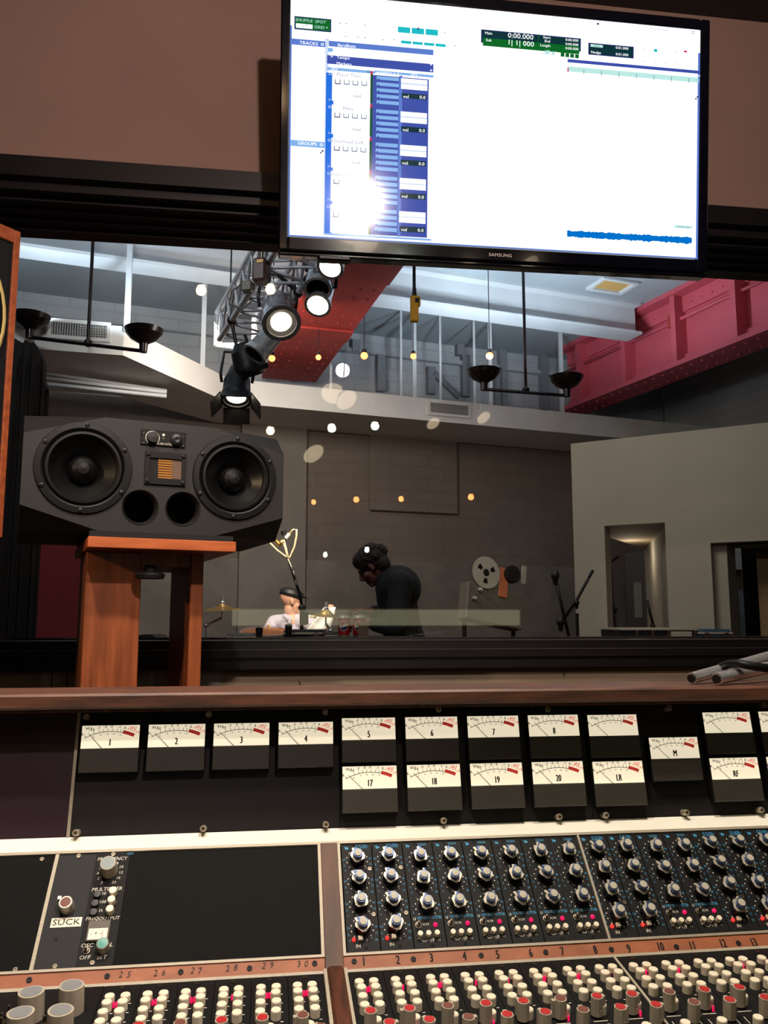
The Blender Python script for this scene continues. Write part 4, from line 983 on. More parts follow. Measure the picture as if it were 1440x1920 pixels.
MB().tube([(0, sgn*.09, GHT-.30), (L, sgn*.09, GHT-.30)], .018, 6).build('conduit', m_rgird, t, fm)
x = loc(fm, pts[2]).x-.06; MB().box(x-.07, x+.07, *sorted((sgn*.05, sgn*.13)), GHT-.36, GHT-.22, b=.01).build('junction_box', m_rgird2, t, fm)
rv = MB().ball((0, 0, 0), .014, n=6).mesh('rivet', m_rgird)
for i in range(26):
    x = L*(i+.5)/26
    put('rivet', rv, t, fm @ M.Translation((x, sgn*.06, .10)))
    put('rivet', rv, t, fm @ M.Translation((x, sgn*.06, GHT-.16)))
    put('rivet', rv, t, fm @ M.Translation((x, sgn*.10, -.003)))
    put('rivet', rv, t, fm @ M.Translation((x, -sgn*.10, -.003)))
rv = MB().ball((0, 0, 0), .011, n=6).mesh('rivet', m_rgird2)
# centre girder behind the truss
ca, cb = onZ(592, 717, GT), onZ(755, 495, GT)
cd = (cb-ca).normalized(); side = V((cd.y, -cd.x, 0)); side = side if side.x > 0 else -side
cw = .62
t, fm, L = ibeam('red_girder', 'dark red riveted girder behind the lighting truss', ca-side*cw*.5, cb+cd*1.6-side*cw*.5, LCZ-GT, cw, m_rgird2, .05)
for i in range(24):
    for y in (-.24, -.12, .12, .24): put('rivet', rv, t, fm @ M.Translation((L*(i+.5)/24, y, -.003)))
MB().box(L*.30, L*.36, -.31, .31, -.02, 0).build('cover_plate', m_rgird2, t, fm)
MB().box(L*.6, L, -.31, .31, -.025, 0).build('cover_plate', m_rgird2, t, fm)
# access hatch in the ceiling
p0, p1 = onZ(1123, 526, LCZ), onZ(1172, 540, LCZ)
h = lq((p0+p1)/2)
hm = LM @ M.Translation((h.x, h.y, LCZ))
t = thing('ceiling_hatch', 'small ceiling hatch with bare yellow wood inside a plaster rim', 'hatch', hm)
hb = MB()
for a in ((-.22, .22, -.16, -.12), (-.22, .22, .12, .16), (-.22, -.17, -.12, .12), (.17, .22, -.12, .12)): hb.box(a[0], a[1], a[2], a[3], -.035, 0, b=.006)
hb.build('rim', m_lwhite, t, hm)
MB().box(-.17, .17, -.12, .12, -.006, 0).build('wood_panel', mat('raw_pine', (206, 166, 96), .6, c2=(180, 140, 78), stretch=(1, 6, 1)), t, hm)

# ------------------------------------------------------------------ booth at the right
bd = ray(-2004, 1164); bu = V((bd.x, bd.y, 0)).normalized()      # along the booth front, towards the far end
bn = V((bu.y, -bu.x, 0)); bn = bn if bn.dot(FW) < 0 else -bn     # towards the camera
BC = dep(1070, 832, 7.2)
BZ_ = BC.z
BMx = axes((BC.x, BC.y, 0), -bu, -bn, (0, 0, 1))                   # local x to the right, y into the booth
def bo(px, py, off=0): p = onP(px, py, BC+bn*off, bn)-V((BC.x, BC.y, 0)); return p.dot(-bu), p.z
BL = bo(1440, 800)[0]+1.6
dx0, dz = bo(1133, 986); dx1, _ = bo(1252, 978)
OFF = .12
px0 = dx1
lz0 = bo(1215, 975, OFF)[1]
wx0, wz = bo(1332, 1018, OFF)
bw = MB()
bw.box(0, dx0, 0, .18, -.02, dz).box(0, BL, 0, .18, dz, BZ_).box(px0, wx0, 0, .18, -.02, dz).box(wx0, BL, 0, .18, wz, dz)
booth = struct(bw.build('wall_booth', m_booth, None, BMx), 'pale drywall booth with a doorway at the right of the live room')
lowz = bo(1440, 936, OFF)[1]
lowz = (lowz+dz)/2+.05
m = MB(); m.box(px0, wx0, -OFF, 0, -.02, lowz).box(wx0, BL, -OFF, 0, wz, lowz)
m.build('front_box', m_booth, booth, BMx)
P1 = BMx.inverted() @ onZ(1208, 1031, dz); x1_, y1_ = P1.x, P1.y
MB().prism([(px0, .0), (x1_, y1_), (x1_+.25, y1_), (px0+.25, .0)], -.02, dz).build('return_wall', m_booth, booth, BMx)
MB().box(.05, px0+.3, .18, y1_+.2, dz, dz+.05).build('recess_ceiling', m_boothd, booth, BMx)
MB().box(.05, x1_+.3, y1_+.1, y1_+.2, -.02, dz).build('recess_back', m_boothd, booth, BMx)
DB = y1_+.06
d0, d1 = bo(1172, 1100, -DB)[0], x1_+.01; dzz = min(dz-.01, bo(1190, 1034, -DB)[1])
dr = struct(MB().box(d0, d1, DB, DB+.04, 0, dzz, b=.006).build('door_1', mat('dark_door', (42, 32, 28), .5), None, BMx))
MB().box((d0+d1)/2-.03, (d0+d1)/2+.06, DB-.01, DB+.002, dzz-.75, dzz-.35, b=.004).build('door_window', mat('dim_pane', (120, 118, 110), .2), dr, BMx)
MB().lathe([(.02, 0), (.03, .04), (0, .05)], 10, 0, M.Translation((d0+.08, DB, 1.0)) @ M.Rotation(R(90), 4, 'X')).build('door_knob', m_chrome, dr, BMx)
light('POINT', 'recess_fill', BMx @ V((dx0-.12, y1_*.55, dz-.15)), 3, (1, .85, .65), None, .05)  # added point lamp without a fitting, brightens the recess behind the doorway
# window opening of the booth, dark room within
MB().box(wx0-.0, wx0+.10, 0, .5, -.02, wz).build('jamb', m_booth, booth, BMx)
MB().box(wx0+.26, wx0+.40, .5, .55, -.02, wz-.05).build('jamb_post', mat('bare_wood_jamb', (150, 122, 84), .6), booth, BMx)
MB().box(wx0, BL, .04, .5, wz, wz+.04).build('jamb_head', m_booth, booth, BMx)
MB().box(wx0, BL, 1.8, 1.85, -.02, wz+.3).build('inner_wall', m_fabric, booth, BMx)
a = bo(1362, 1068, -1.2); b = bo(1392, 1105, -1.2)
tag(MB().box(a[0], b[0], 1.2, 1.24, b[1], a[1], b=.005).box((a[0]+b[0])/2-.02, (a[0]+b[0])/2+.02, 1.2, 1.24, -.02, b[1]).build('music_stand', mat('tan_board', (110, 92, 70), .7), None, BMx), 'tan board on a post inside the dark booth window', 'stand')

# ------------------------------------------------------------------ double bowl uplights
def uplight(pt, pl_, pr, d, label, power):
    c = dep(*pt, d)
    a, b = onP(*pl_, c, FW), onP(*pr, c, FW)
    t = thing('double_uplight', label, 'ceiling light', M.Translation(c))
    MB().cyl(c, (c.x, c.y, LCZ), .014, n=8).build('stem', m_bowl, t)
    e1, e2 = a-V((0, 0, .16)), b-V((0, 0, .16))
    MB().tube([e1, e1+(e2-e1)*.02, e2-(e2-e1)*.02, e2], .016, 8).ball(c, .035, n=10).build('crossbar', m_bowl, t)
    for p in (a, b):
        q = M.Translation(p); r = .155
        MB().lathe([(0, -.17), (.03, -.17), (.035, -.10), (.06, -.085), (.105, -.06), (.14, -.02), (r, .02), (r-.004, .022), (.135, -.015), (.1, -.05), (0, -.06)], 24, 0, q).build('bowl', m_bowl, t)
        MB().lathe([(0, -.058), (.04, -.05), (.045, -.02), (0, .0)], 12, 0, q).build('bulb', glow('cool_bulb_%d' % len(bpy.data.objects), (225, 238, 255), 8), t)
        light('SPOT', 'uplight', p+V((0, 0, .03)), power, COOL, p+V((0, 0, 2)), .06, 172, .4)
uplight((165, 643), (57, 596), (270, 622), 6.6, 'black twin bowl uplight on a rod at the left', 46)
uplight((986, 731), (907, 698), (1062, 710), 7.6, 'black twin bowl uplight on a rod at the right', 95)
# hoist control
p = dep(777, 552, 6.2)
t = thing('hoist_control', 'yellow hoist control handset hanging on its black cable', 'hoist control', M.Translation(p))
MB().cyl(p, (p.x, p.y, LCZ), .011, n=8).cyl(p-V((0, 0, .02)), p+V((0, 0, .05)), .02, .014, 10).build('cable', m_black, t)
hm = M.Translation(p-V((0, 0, .215))) @ M.Rotation(-YAW, 4, 'Z')
MB().box(-.032, .030, -.03, .03, -.0, .2, b=.01).box(.02, .045, -.028, .028, .12, .195, b=.01).build('handset', m_yellow, t, hm)
MB().box(.004, .034, -.034, -.026, .14, .175, b=.003).build('button_plate', m_black, t, hm)

# ------------------------------------------------------------------ lighting truss and lamps
TP0 = dep(566, 474, 4.9); TP1 = onZ(441, 650, TP0.z)
td = (TP1-TP0); TL = td.length; td.normalize(); ts = V((td.y, -td.x, 0)).normalized(); ts = ts if ts.x > 0 else -ts
TP0 = TP0-td*1.0; TL += 1.0
t = thing('lighting_truss', 'aluminium lattice truss hung with stage lamps', 'truss', M.Translation(TP0))
tw_ = .15; th = .26
ch = [(-tw_, 0), (tw_, 0), (-tw_, th), (tw_, th)]
def tq(l, c): return TP0+td*l+ts*c[0]+V((0, 0, c[1]))
for c in ch: MB().cyl(tq(0, c), tq(TL, c), .022, n=10).build('chord', m_truss, t)
nb = 11
for i in range(nb):
    l0, l1, lm = TL*i/nb, TL*(i+1)/nb, TL*(i+.5)/nb
    for (a, b) in ((ch[0], ch[1]), (ch[0], ch[2]), (ch[1], ch[3]), (ch[2], ch[3])):
        MB().tube([tq(l0, a), tq(lm, b), tq(l1, a)], .011, 6).build('brace', m_truss, t)
for c in ((-tw_, 0), (tw_, 0)): MB().cyl(tq(TL, c), tq(TL, (c[0], th)), .02, n=8).build('brace', m_truss, t)
MB().cyl(tq(TL, ch[0]), tq(TL, ch[1]), .02, n=8).build('brace', m_truss, t)
for l in (1.2, TL-.5):
    for c in ch[2:]: MB().cyl(tq(l, c), V((tq(l, c).x, tq(l, c).y, LCZ)), .006, n=6).build('hanging_wire', m_black, t)
def parcan(px, py, d, aim_, ln, r, body, lit, label, barn=False, power=0):
    """lens centre seen at px,py"""
    c = dep(px, py, d); ax = V(aim_).normalized(); mx = aimed(c, ax)
    tt = thing('stage_lamp', label, 'stage light', mx)
    MB().lathe([(r*.9, .02), (r, .025), (r, -.02), (r*.95, -.05), (r*.9, -ln*.55), (r*.62, -ln*.85), (r*.5, -ln), (0, -ln*1.02)], 24).build('can', body, tt, mx)
    if lit:
        lr = .068 if r > .1 else r*.86
        MB().lathe([(r*.9, .015), (lr, .004)], 24).build('reflector', body, tt, mx)
        MB().lathe([(lr, .004), (lr*.6, .014), (0, .02)], 20).build('lens', m_lens, tt, mx)
    else: MB().lathe([(r*.9, .02), (r*.84, -.05), (0, -.09)], 20).build('lens', m_blackm, tt, mx)
    MB().lathe([(r*1.1, .012), (r*1.1, .024), (r*.86, .024), (r*.86, .012), (r*1.1, .012)], 24).build('filter_ring', body, tt, mx)
    top = c-ax*ln*.5
    sd = ax.cross(V((0, 0, 1))).normalized()
    tp_ = top+V((0, 0, r+.12))
    MB().tube([top-sd*r*1.02, top-sd*(r*1.12)+V((0, 0, r*.6)), tp_-sd*r*.9, tp_+sd*r*.9, top+sd*(r*1.12)+V((0, 0, r*.6)), top+sd*r*1.02], .012, 6).build('yoke', m_black, tt)
    lf = max(0.1, min(TL-.1, (tp_-TP0).dot(td))); hk = tq(lf, min(ch[:2], key=lambda cc: (tq(lf, cc)-tp_).length))
    MB().cyl(tp_, hk, .014, n=8).ball(hk, .035, n=8).build('clamp', m_black, tt)
    if barn:
        for k in range(4):
            q = mx @ M.Rotation(R(90*k), 4, 'Z') @ M.Translation((0, r*1.0, .02)) @ M.Rotation(R(-35), 4, 'X')
            MB().box(-r*.9, r*.9, -.004, .004, 0, r*1.1).build('barn_door', m_black, tt, q)
    if power: light('SPOT', 'stage_beam', c+ax*.06, power, WARM2, c+ax*3, .07, 30, .5)
    return tt
DRUM_D = 7.5
drummer_at = dep(545, 1150, DRUM_D)
parcan(527, 603, 5.3, (.12, -.55, -.62), .34, .115, m_chrome, True, 'large chrome stage lamp lit at the middle of the truss')
parcan(597, 569, 5.2, (-.22, -.62, -.85), .34, .078, m_chrome, True, 'chrome stage lamp lit on the right of the truss')
parcan(621, 497, 4.7, (-.3, -.5, -.8), .3, .072, m_chrome, True, 'lit stage lamp nearest the television')
parcan(596, 538, 5.15, (-.1, -.5, -.9), .32, .082, m_chrome, False, 'unlit chrome stage lamp with black inside')
parcan(480, 661, 5.7, (-.55, -.2, -.75), 36*.01, .085, m_chrome, False, 'unlit bare chrome can pointing down left on the truss')
parcan(443, 745, 5.9, (.0, -.35, -.95), .26, .105, m_black, True, 'black stage lamp with barn doors at the truss end', True)
m = MB(); p = dep(470, 705, 5.95); mx = aimed(p, (.3, .2, -.9))
tt = thing('stage_lamp', 'black lamp housing turned away beside the barn door lamp', 'stage light', mx)
MB().lathe([(.1, .0), (.105, -.05), (.09, -.18), (.05, -.24), (0, -.245)], 20).build('can', m_black, tt, mx)
MB().lathe([(.098, -.005), (0, -.03)], 18).build('lens', m_blackm, tt, mx)
MB().tube([p+V((0, 0, .15)), p+V((-.05, .05, .32))], .014, 6).build('clamp', m_black, tt)
MB().box(-.12, .12, -.1, .1, -.06, -.02, b=.01).build('color_frame', m_black, tt, mx)
p = dep(490, 511, 5.0)
hm = M.Translation(p) @ M.Rotation(R(-20), 4, 'Z')
t = thing('chain_hoist', 'dark red chain motor with yellow tag above the truss', 'chain hoist', hm)
MB().box(-.045, .045, -.05, .05, -.07, .08, b=.015).build('motor', mat('hoist_maroon', (52, 14, 16), .45), t, hm)
MB().box(-.01, .03, -.054, -.048, .04, .06).build('tag', m_yellow, t, hm)
MB().cyl((0, 0, .08), (.02, 0, LCZ-p.z), .012, n=6).build('chain', m_steel, t, hm)
MB().box(-.12, -.05, -.03, .03, -.12, -.05, b=.01).tube([(-.12, 0, -.06), (-.19, 0, -.1), (-.2, 0, -.18), (-.12, 0, -.22), (-.06, 0, -.18)], .006, 6).build('plug', m_deck, t, hm)
light('SPOT', 'stage_beam', dep(600, 610, 5.3)+V((0, 0, 0)), 480, (1, .86, .68), drummer_at+V((.05, 0, 0)), .06, 20, .5)

# small red lamps clipped among the hanger rods
m_redlamp = glow('small_red_lamp', (255, 120, 66), 6)
for px, py, r, lab in ((510, 672, .05, 'small glowing red lamp against the dark red girder'), (597, 670, .042, 'small glowing red lamp just right of the dark red girder'), (683, 667, .055, 'glowing red lamp between two pairs of hanger rods'), (775, 668, .045, 'small glowing red lamp on the rod under the yellow handset'), (918, 667, .055, 'glowing red lamp on the rod above the left bowl of the right uplight')):
    p = dep(px, py, 7.7 if px > 520 else 6.2)
    if px < 520: r *= .8
    t = thing('red_lamp', lab, 'lamp', M.Translation(p), 'red lamps under the live room ceiling')
    MB().cyl((p.x, p.y, p.z+r*.6), (p.x, p.y, LCZ), .004, n=6).build('cord', m_black, t)
    MB().lathe([(0, r*1.1), (r*.4, r*1.1), (r*.45, r*.5), (0, r*.5)], 10, 0, M.Translation(p)).build('socket', m_black, t)
    MB().ball(p, r*.62, n=12).build('bulb', m_redlamp, t)

# ================================================================== PEOPLE
def body(name, mt, root, mx, mb, vox=.008, smooth=4):
    o = mb.build(name, mt, root, mx)
    r = o.modifiers.new('remesh', 'REMESH'); r.mode = 'VOXEL'; r.voxel_size = vox; r.use_smooth_shade = True
    s = o.modifiers.new('smooth', 'SMOOTH'); s.factor = .5; s.iterations = smooth
    return o
def limb(m, pts, rs, side=None, flat=1):
    m.tube(pts, 0, 12, 0, rs, side, flat)
    for p, r in ((pts[0], rs[0]), (pts[-1], rs[-1])): m.ball(p, r*.99 if flat == 1 else r*min(1, flat), n=10)
def hand(m, w, d, up, curl=.6, s=1, grip=None):
    """palm at w pointing along d, back of the hand along up; fingers curl to -up"""
    d = V(d).normalized(); up = V(up); up = (up-d*up.dot(d)).normalized(); x = d.cross(up)
    m.ball(V(w)+d*.045*s, (.042*s, .05*s, .02*s), n=12, mx=axes((0, 0, 0), x, d, up))
    limb(m, [V(w)-d*.03, V(w)+d*.02], [.026*s, .026*s])
    for k, (off, ln) in enumerate(((-.03, .07), (-.01, .082), (.01, .077), (.03, .058))):
        b = V(w)+d*.085*s+x*off*s; a = curl*(1+.08*k); pts = [b-d*.02]; dd = d; p = b
        for j in range(3):
            pts.append(p); an = a*(j+.6)
            p = p+(d*math.cos(an)-up*math.sin(an))*ln*s/3*(1.1-.1*j)
        pts.append(p); limb(m, pts, [.0105*s, .0105*s, .0098*s, .009*s, .008*s])
    t0 = V(w)+d*.025*s-x*.035*s
    limb(m, [t0, t0+(-x*.7+d*.6-up*.2).normalized()*.035*s, t0+(-x*.45+d*.85-up*.45).normalized()*.068*s], [.014*s, .0115*s, .009*s])
def head(m, s=1):
    """head in local axes: x towards the face, z up, origin at the middle of the skull; eyes at z=0"""
    m.ball((-.01, 0, .025), (.098*s, .076*s, .095*s), n=16)
    m.ball((.025, 0, -.045), (.068*s, .06*s, .075*s), n=14)
    m.ball((.062, 0, -.095), (.028*s, .03*s, .02*s), n=10)                       # chin
    limb(m, [(.082, 0, .012), (.108, 0, -.030), (.09, 0, -.040)], [.010, .014, .012])   # nose
    m.ball((.078, 0, .022), (.016, .05, .010), n=10)                             # brow
    m.ball((.082, 0, -.066), (.012, .026, .006), n=8).ball((.080, 0, -.077), (.011, .022, .006), n=8)
    for sg in (-1, 1):
        m.ball((-.005, sg*.077, -.012), (.018, .009, .032), n=10); m.ball((.052, sg*.045, -.035), (.025, .02, .022), n=8)
    return m
def eyes(root, mx):
    for sg in (-1, 1): MB().ball((.079, sg*.031, .0), (.009, .013, .007), n=8).build('eye', m_ink, root, mx)

# ---- drummer: seated, lit by the stage lamps, facing right with the right arm raised
D = dep(540, 1176, DRUM_D)                        # chest
k = DRUM_D/FPX
def dp(px, py, back=0): return dep(px, py, DRUM_D)+LY*back
fx = (RT*.93+FW*.30); fx = V((fx.x, fx.y, 0)).normalized(); fy = V((-fx.y, fx.x, 0))
FLR = .3
dr_root = thing('person', 'seated drummer in a flat black cap and pale lavender shirt, arm raised', 'person', M.Translation((D.x, D.y, FLR)))
HC = dp(546, 1126)
HMx = axes(HC, (fx-V((0, 0, .22))).normalized(), fy, V((0, 0, 1))) 
nk = dp(545, 1153)
fc = (RT*.55-FW*.83); fc = V((fc.x, fc.y, 0)).normalized(); fl = V((-fc.y, fc.x, 0))      # chest direction, its left
sh_c = dp(545, 1166); hip = V((sh_c.x, sh_c.y, FLR+.56))-fc*.04
shA, shB = dp(513, 1169)+FW*.05, dp(578, 1166)-FW*.03
b = head(MB(), .98); b = MB().add([HMx @ V(p) for p in b.v], b.f, 0, None, True)
limb(b, [HC-V((0, 0, .07))-fx*.015, nk, sh_c+fc*.03], [.052, .056, .07])
hr = dp(613, 1150)-FW*.25; elR = dp(601, 1186)-FW*.14
hl = dp(522, 1188)-FW*.34; elL = dp(496, 1199)-FW*.10
limb(b, [elR, hr], [.042, .03]); limb(b, [elL, hl], [.04, .03])
hand(b, hr, (hr-elR).normalized()*.5+UP*.7+RT*.2, -RT, .9); hand(b, hl, RT*.8-UP*.1, UP, 1.1)
body('body', m_skin, dr_root, None, b, .006)
s = MB()
limb(s, [hip, hip+V((0, 0, .2)), sh_c-V((0, 0, .09))], [.16, .165, .16], fl, .72)
limb(s, [shA, sh_c+V((0, 0, .0)), shB], [.072, .078, .072])
limb(s, [sh_c+V((0, 0, .01)), nk-V((0, 0, .012))-fc*.012], [.085, .066])
limb(s, [shB, elR], [.07, .056]); limb(s, [elR, elR+(hr-elR)*.62], [.055, .045])
limb(s, [shA, elL], [.07, .055]); limb(s, [elL, elL+(hl-elL)*.5], [.054, .045])
for sg in (-1, 1): limb(s, [nk-V((0, 0, .01))+fl*sg*.062, nk-V((0, 0, .05))+fc*.075+fl*sg*.045, nk-V((0, 0, .085))+fc*.085+fl*sg*.06], [.018, .020, .012])
body('shirt', m_shirt, dr_root, None, s, .008, 3)
tr = MB(); kn1, kn2 = hip+fc*.45+fl*.2-V((0, 0, .05)), hip+fc*.45-fl*.2-V((0, 0, .05))
for kn in (kn1, kn2):
    ft = V((kn.x, kn.y, FLR+.06)); limb(tr, [hip-V((0, 0, .02)), kn], [.12, .075]); limb(tr, [kn, ft], [.07, .045]); limb(tr, [ft-V((0, 0, .02)), ft+fc*.18-V((0, 0, .02))], [.04, .035])
body('trousers', m_cloth, dr_root, None, tr, .012)
c = MB(); q = HMx
c.lathe([(.0, .118), (.06, .112), (.097, .085), (.104, .055), (.096, .035), (.088, .03)], 20, 0, q @ M.Translation((-.012, 0, 0)) @ M.Rotation(R(8), 4, 'Y') @ M.Diagonal((1.1, .92, 1, 1)))
c.ball((.095, 0, .048), (.06, .065, .008), n=12, mx=M.Rotation(R(14), 4, 'Y'))
k0 = len(c.v)
c2_ = MB().add(c.v[:], c.f[:], 0, None, True)
n_l = len(c.v)
cc = MB(); cc.lathe([(.0, .118), (.06, .112), (.097, .085), (.104, .055), (.096, .035), (.088, .03)], 20, 0, M.Translation((-.012, 0, 0)) @ M.Rotation(R(8), 4, 'Y') @ M.Diagonal((1.1, .92, 1, 1)))
cc.ball((.095, 0, .048), (.06, .065, .008), n=12, mx=M.Rotation(R(14), 4, 'Y'))
cc.build('cap', m_cap2, dr_root, HMx)
eyes(dr_root, HMx)
def stick_(p0, p1, label):
    return tag(MB().tube([p0, V(p0).lerp(V(p1), .92), p1], .0, 8, 0, [.012, .010, .007]).ball(p1, .011, n=8).build('drumstick', m_wood), label, 'drumstick')
stick_(dp(523, 1188)-FW*.33, dp(515, 1160)-FW*.40, 'pale drumstick upright in the lower hand of the drummer')
stick_(dp(633, 1143)-FW*.31, dp(586, 1151)-FW*.2, 'pale drumstick in the raised hand of the drummer')
# white towel / pages in the raised hand
wv = MB(); vs = []
for i in range(9):
    for j in range(7):
        f, g = i/8, j/6
        p = dp(624, 1130).lerp(dp(602, 1172), f); w_ = RT*((g-.5)*(.10+.11*f))
        vs.append(p+w_-FW*(.36+.012*math.sin(6*g+4*f)))
wv.add(vs, [(i*7+j, i*7+j+1, (i+1)*7+j+1, (i+1)*7+j) for i in range(8) for j in range(6)], 0, None, True)
o = tag(wv.build('towel', mat('white_cotton', (245, 242, 236), .8)), 'glaring white cloth hanging from the raised hand of the drummer', 'cloth')
md = o.modifiers.new('thick', 'SOLIDIFY'); md.thickness = .006
# stool and riser
sb = thing('drum_stool', 'round black drum stool under the drummer', 'stool', M.Translation((hip.x, hip.y, FLR)))
MB().lathe([(0, .42), (.15, .42), (.17, .45), (.16, .48), (0, .485)], 20, 0, M.Translation((hip.x, hip.y, FLR))).build('seat', m_black, sb)
MB().cyl((hip.x, hip.y, FLR+.1), (hip.x, hip.y, FLR+.43), .02).build('post', m_chrome, sb)
for i in range(3): MB().cyl((hip.x, hip.y, FLR+.2), (hip.x+.22*math.cos(i*2.1), hip.y+.22*math.sin(i*2.1), FLR), .012).build('leg', m_chrome, sb)
dl = lq(D)
tag(MB().box(dl.x-1.3, dl.x+1.5, dl.y-1.4, dl.y+.9, -.02, FLR, b=.01).build('drum_riser', m_maroon, None, LM), 'low platform under the drum kit', 'platform')

# ---- man standing, bent forward, seen from his left side against the wall
SD_ = 5.3
def sp2(px, py, back=0): return dep(px, py, SD_)+FW*back
gx_ = -RT*.96+FW*.15; gx_ = V((gx_.x, gx_.y, 0)).normalized(); gy_ = V((-gx_.y, gx_.x, 0))
HC2 = sp2(697, 1062)
neck = sp2(722, 1076); chest = sp2(741, 1112); waist = sp2(756, 1192); hips = V((waist.x, waist.y, .93))-gx_*.08
mn = thing('person', 'standing man with bushy dark hair in a black jacket, head bowed', 'person', M.Translation((hips.x, hips.y, 0)))
tl_ = (gx_*.80-V((0, 0, .60))).normalized(); tu = (gx_*.60+V((0, 0, .80))).normalized()
H2 = axes(HC2, tl_, tu.cross(tl_), tu)
b = head(MB(), .92); b = MB().add([H2 @ V(p) for p in b.v], b.f, 0, None, True)
limb(b, [HC2-tu*.05-tl_*.03, neck, chest+V((0, 0, .08))], [.055, .058, .07])
shn, shf = sp2(750, 1090, -.19), sp2(744, 1088, .19)
eln, elf = sp2(742, 1165, -.30), sp2(730, 1160, .26)
han, haf = sp2(690, 1160, -.22), sp2(688, 1152, .16)
limb(b, [eln, han], [.04, .029]); limb(b, [elf, haf], [.04, .029])
hand(b, han, gx_-V((0, 0, .1)), V((0, 0, 1)), .5); hand(b, haf, gx_+V((0, 0, .1)), V((0, 0, 1)), .5)
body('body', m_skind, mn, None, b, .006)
s = MB()
limb(s, [hips, waist, chest, chest.lerp(neck, .45)], [.165, .165, .165, .12], gy_, .78)
s.ball(chest-gx_*.02+V((0, 0, .03)), (.15, .20, .15), n=16, mx=axes((0, 0, 0), gx_, gy_, (0, 0, 1)))
limb(s, [shn, chest+V((0, 0, .05)), shf], [.082, .12, .082])
limb(s, [chest+V((0, 0, .07)), neck+V((0, 0, -.015))], [.085, .07])
for a, e, h_ in ((shn, eln, han), (shf, elf, haf)): limb(s, [a, e], [.078, .064]); limb(s, [e, e+(h_-e)*.72], [.062, .046])
limb(s, [waist, hips-V((0, 0, .12))], [.17, .185], gy_, .8)
body('jacket', m_jacket, mn, None, s, .010, 3)
tr = MB()
for sg in (-1, 1):
    h_ = hips+gy_*.1*sg; kn = V((h_.x+gx_.x*.05, h_.y+gx_.y*.05, .50)); ft = V((h_.x, h_.y, .07))
    limb(tr, [h_, kn, ft], [.10, .07, .052]); limb(tr, [ft-V((0, 0, .02))-gx_*.05, ft+gx_*.17-V((0, 0, .03))], [.042, .036])
body('trousers', m_cloth, mn, None, tr, .012)
hh = MB(); random.seed(4)
hh.ball((-.025, 0, .04), (.110, .090, .100), n=16); hh.ball((-.06, 0, -.02), (.06, .08, .075), n=12); hh.ball((.02, 0, .07), (.075, .08, .06), n=12)
for i in range(110):
    a, e = random.uniform(0, 6.28), random.uniform(-.3, 1.1); p = V((-.035+.102*math.cos(a)*math.cos(e), .088*math.sin(a)*math.cos(e), .038+.096*math.sin(e)))
    if p.x > .055 and p.z < .06: continue
    hh.ball(p, random.uniform(.010, .016), n=8)
body('hair', m_hair, mn, H2, hh, .007, 2)
eyes(mn, H2)

# ================================================================== DRUM KIT, STANDS AND BOXES BEYOND THE GLASS
def cymbal(px, py, d, r, label, tilt=(0, 0), arm=None, base=FLR):
    c = dep(px, py, d); mx = M.Translation(c) @ M.Rotation(R(tilt[0]), 4, 'X') @ M.Rotation(R(tilt[1]), 4, 'Y')
    t = thing('cymbal', label, 'cymbal', M.Translation((c.x, c.y, base)))
    MB().lathe([(0, .038), (.02, .036), (.04, .022), (.05, .014), (r*.6, .0), (r, -.018), (r*.6, -.004), (.04, .01), (0, .02)], 32).build('plate', m_brass, t, mx)
    MB().lathe([(0, .10), (.014, .098), (.016, .07), (.008, .065), (.018, .05), (.02, .036), (0, .036)], 10).build('wing_nut', m_chrome, t, mx)
    q = c if arm is None else dep(*arm, d)
    MB().cyl(c+V((0, 0, .03)), c-V((0, 0, .10)), .008).tube([c-V((0, 0, .08)), q], .011, 8).ball(q, .026, n=8).build('boom_arm', m_chrome, t)
    MB().cyl(q, (q.x, q.y, base+.25), .014).build('pole', m_chrome, t)
    for i in range(3): MB().cyl((q.x, q.y, base+.35), (q.x+.3*math.cos(i*2.1+.4), q.y+.3*math.sin(i*2.1+.4), base), .011, n=8).build('leg', m_chrome, t)
cymbal(417, 1140, 6.9, .17, 'brass cymbal on a boom arm left of the drummer', (3, -2), (387, 1172))
cymbal(611, 1151, 6.9, .11, 'small brass cymbal beside the white cloth at right of the drummer', (6, 4), (619, 1182))
def drum(px, py, d, r, h, label, mt, mh, tilt=0):
    c = dep(px, py, d); mx = M.Translation(c) @ M.Rotation(R(tilt), 4, 'X')
    t = thing('drum', label, 'drum', M.Translation((c.x, c.y, FLR)))
    MB().lathe([(r, -h), (r, 0)], 28).lathe([(0, -h), (r, -h)], 28).build('shell', mt, t, mx)
    MB().lathe([(r*1.03, -.02), (r*1.03, .012), (r*.95, .012), (r*.95, .004), (0, .004)], 28, 0, None, True, [0, 0, 0, 1]).build('head', [m_chrome, mh], t, mx)
    for i in range(8):
        a = i*math.pi/4; MB().box(-.012, .012, -.01, .01, -h*.6, -.01, b=.003).build('lug', m_chrome, t, mx @ M.Rotation(a, 4, 'Z') @ M.Translation((r*1.03, 0, 0)))
    for i in range(3):
        a = i*2.1; e = mx @ V((r*1.05*math.cos(a), r*1.05*math.sin(a), -h*.7)); MB().cyl(e, (e.x, e.y, FLR), .01, n=8).build('leg', m_chrome, t)
drum(500, 1186, 6.9, .22, .34, 'brown wood shelled drum in front of the drummer', m_drumw, mat('amber_head', (150, 96, 60), .5), 9)
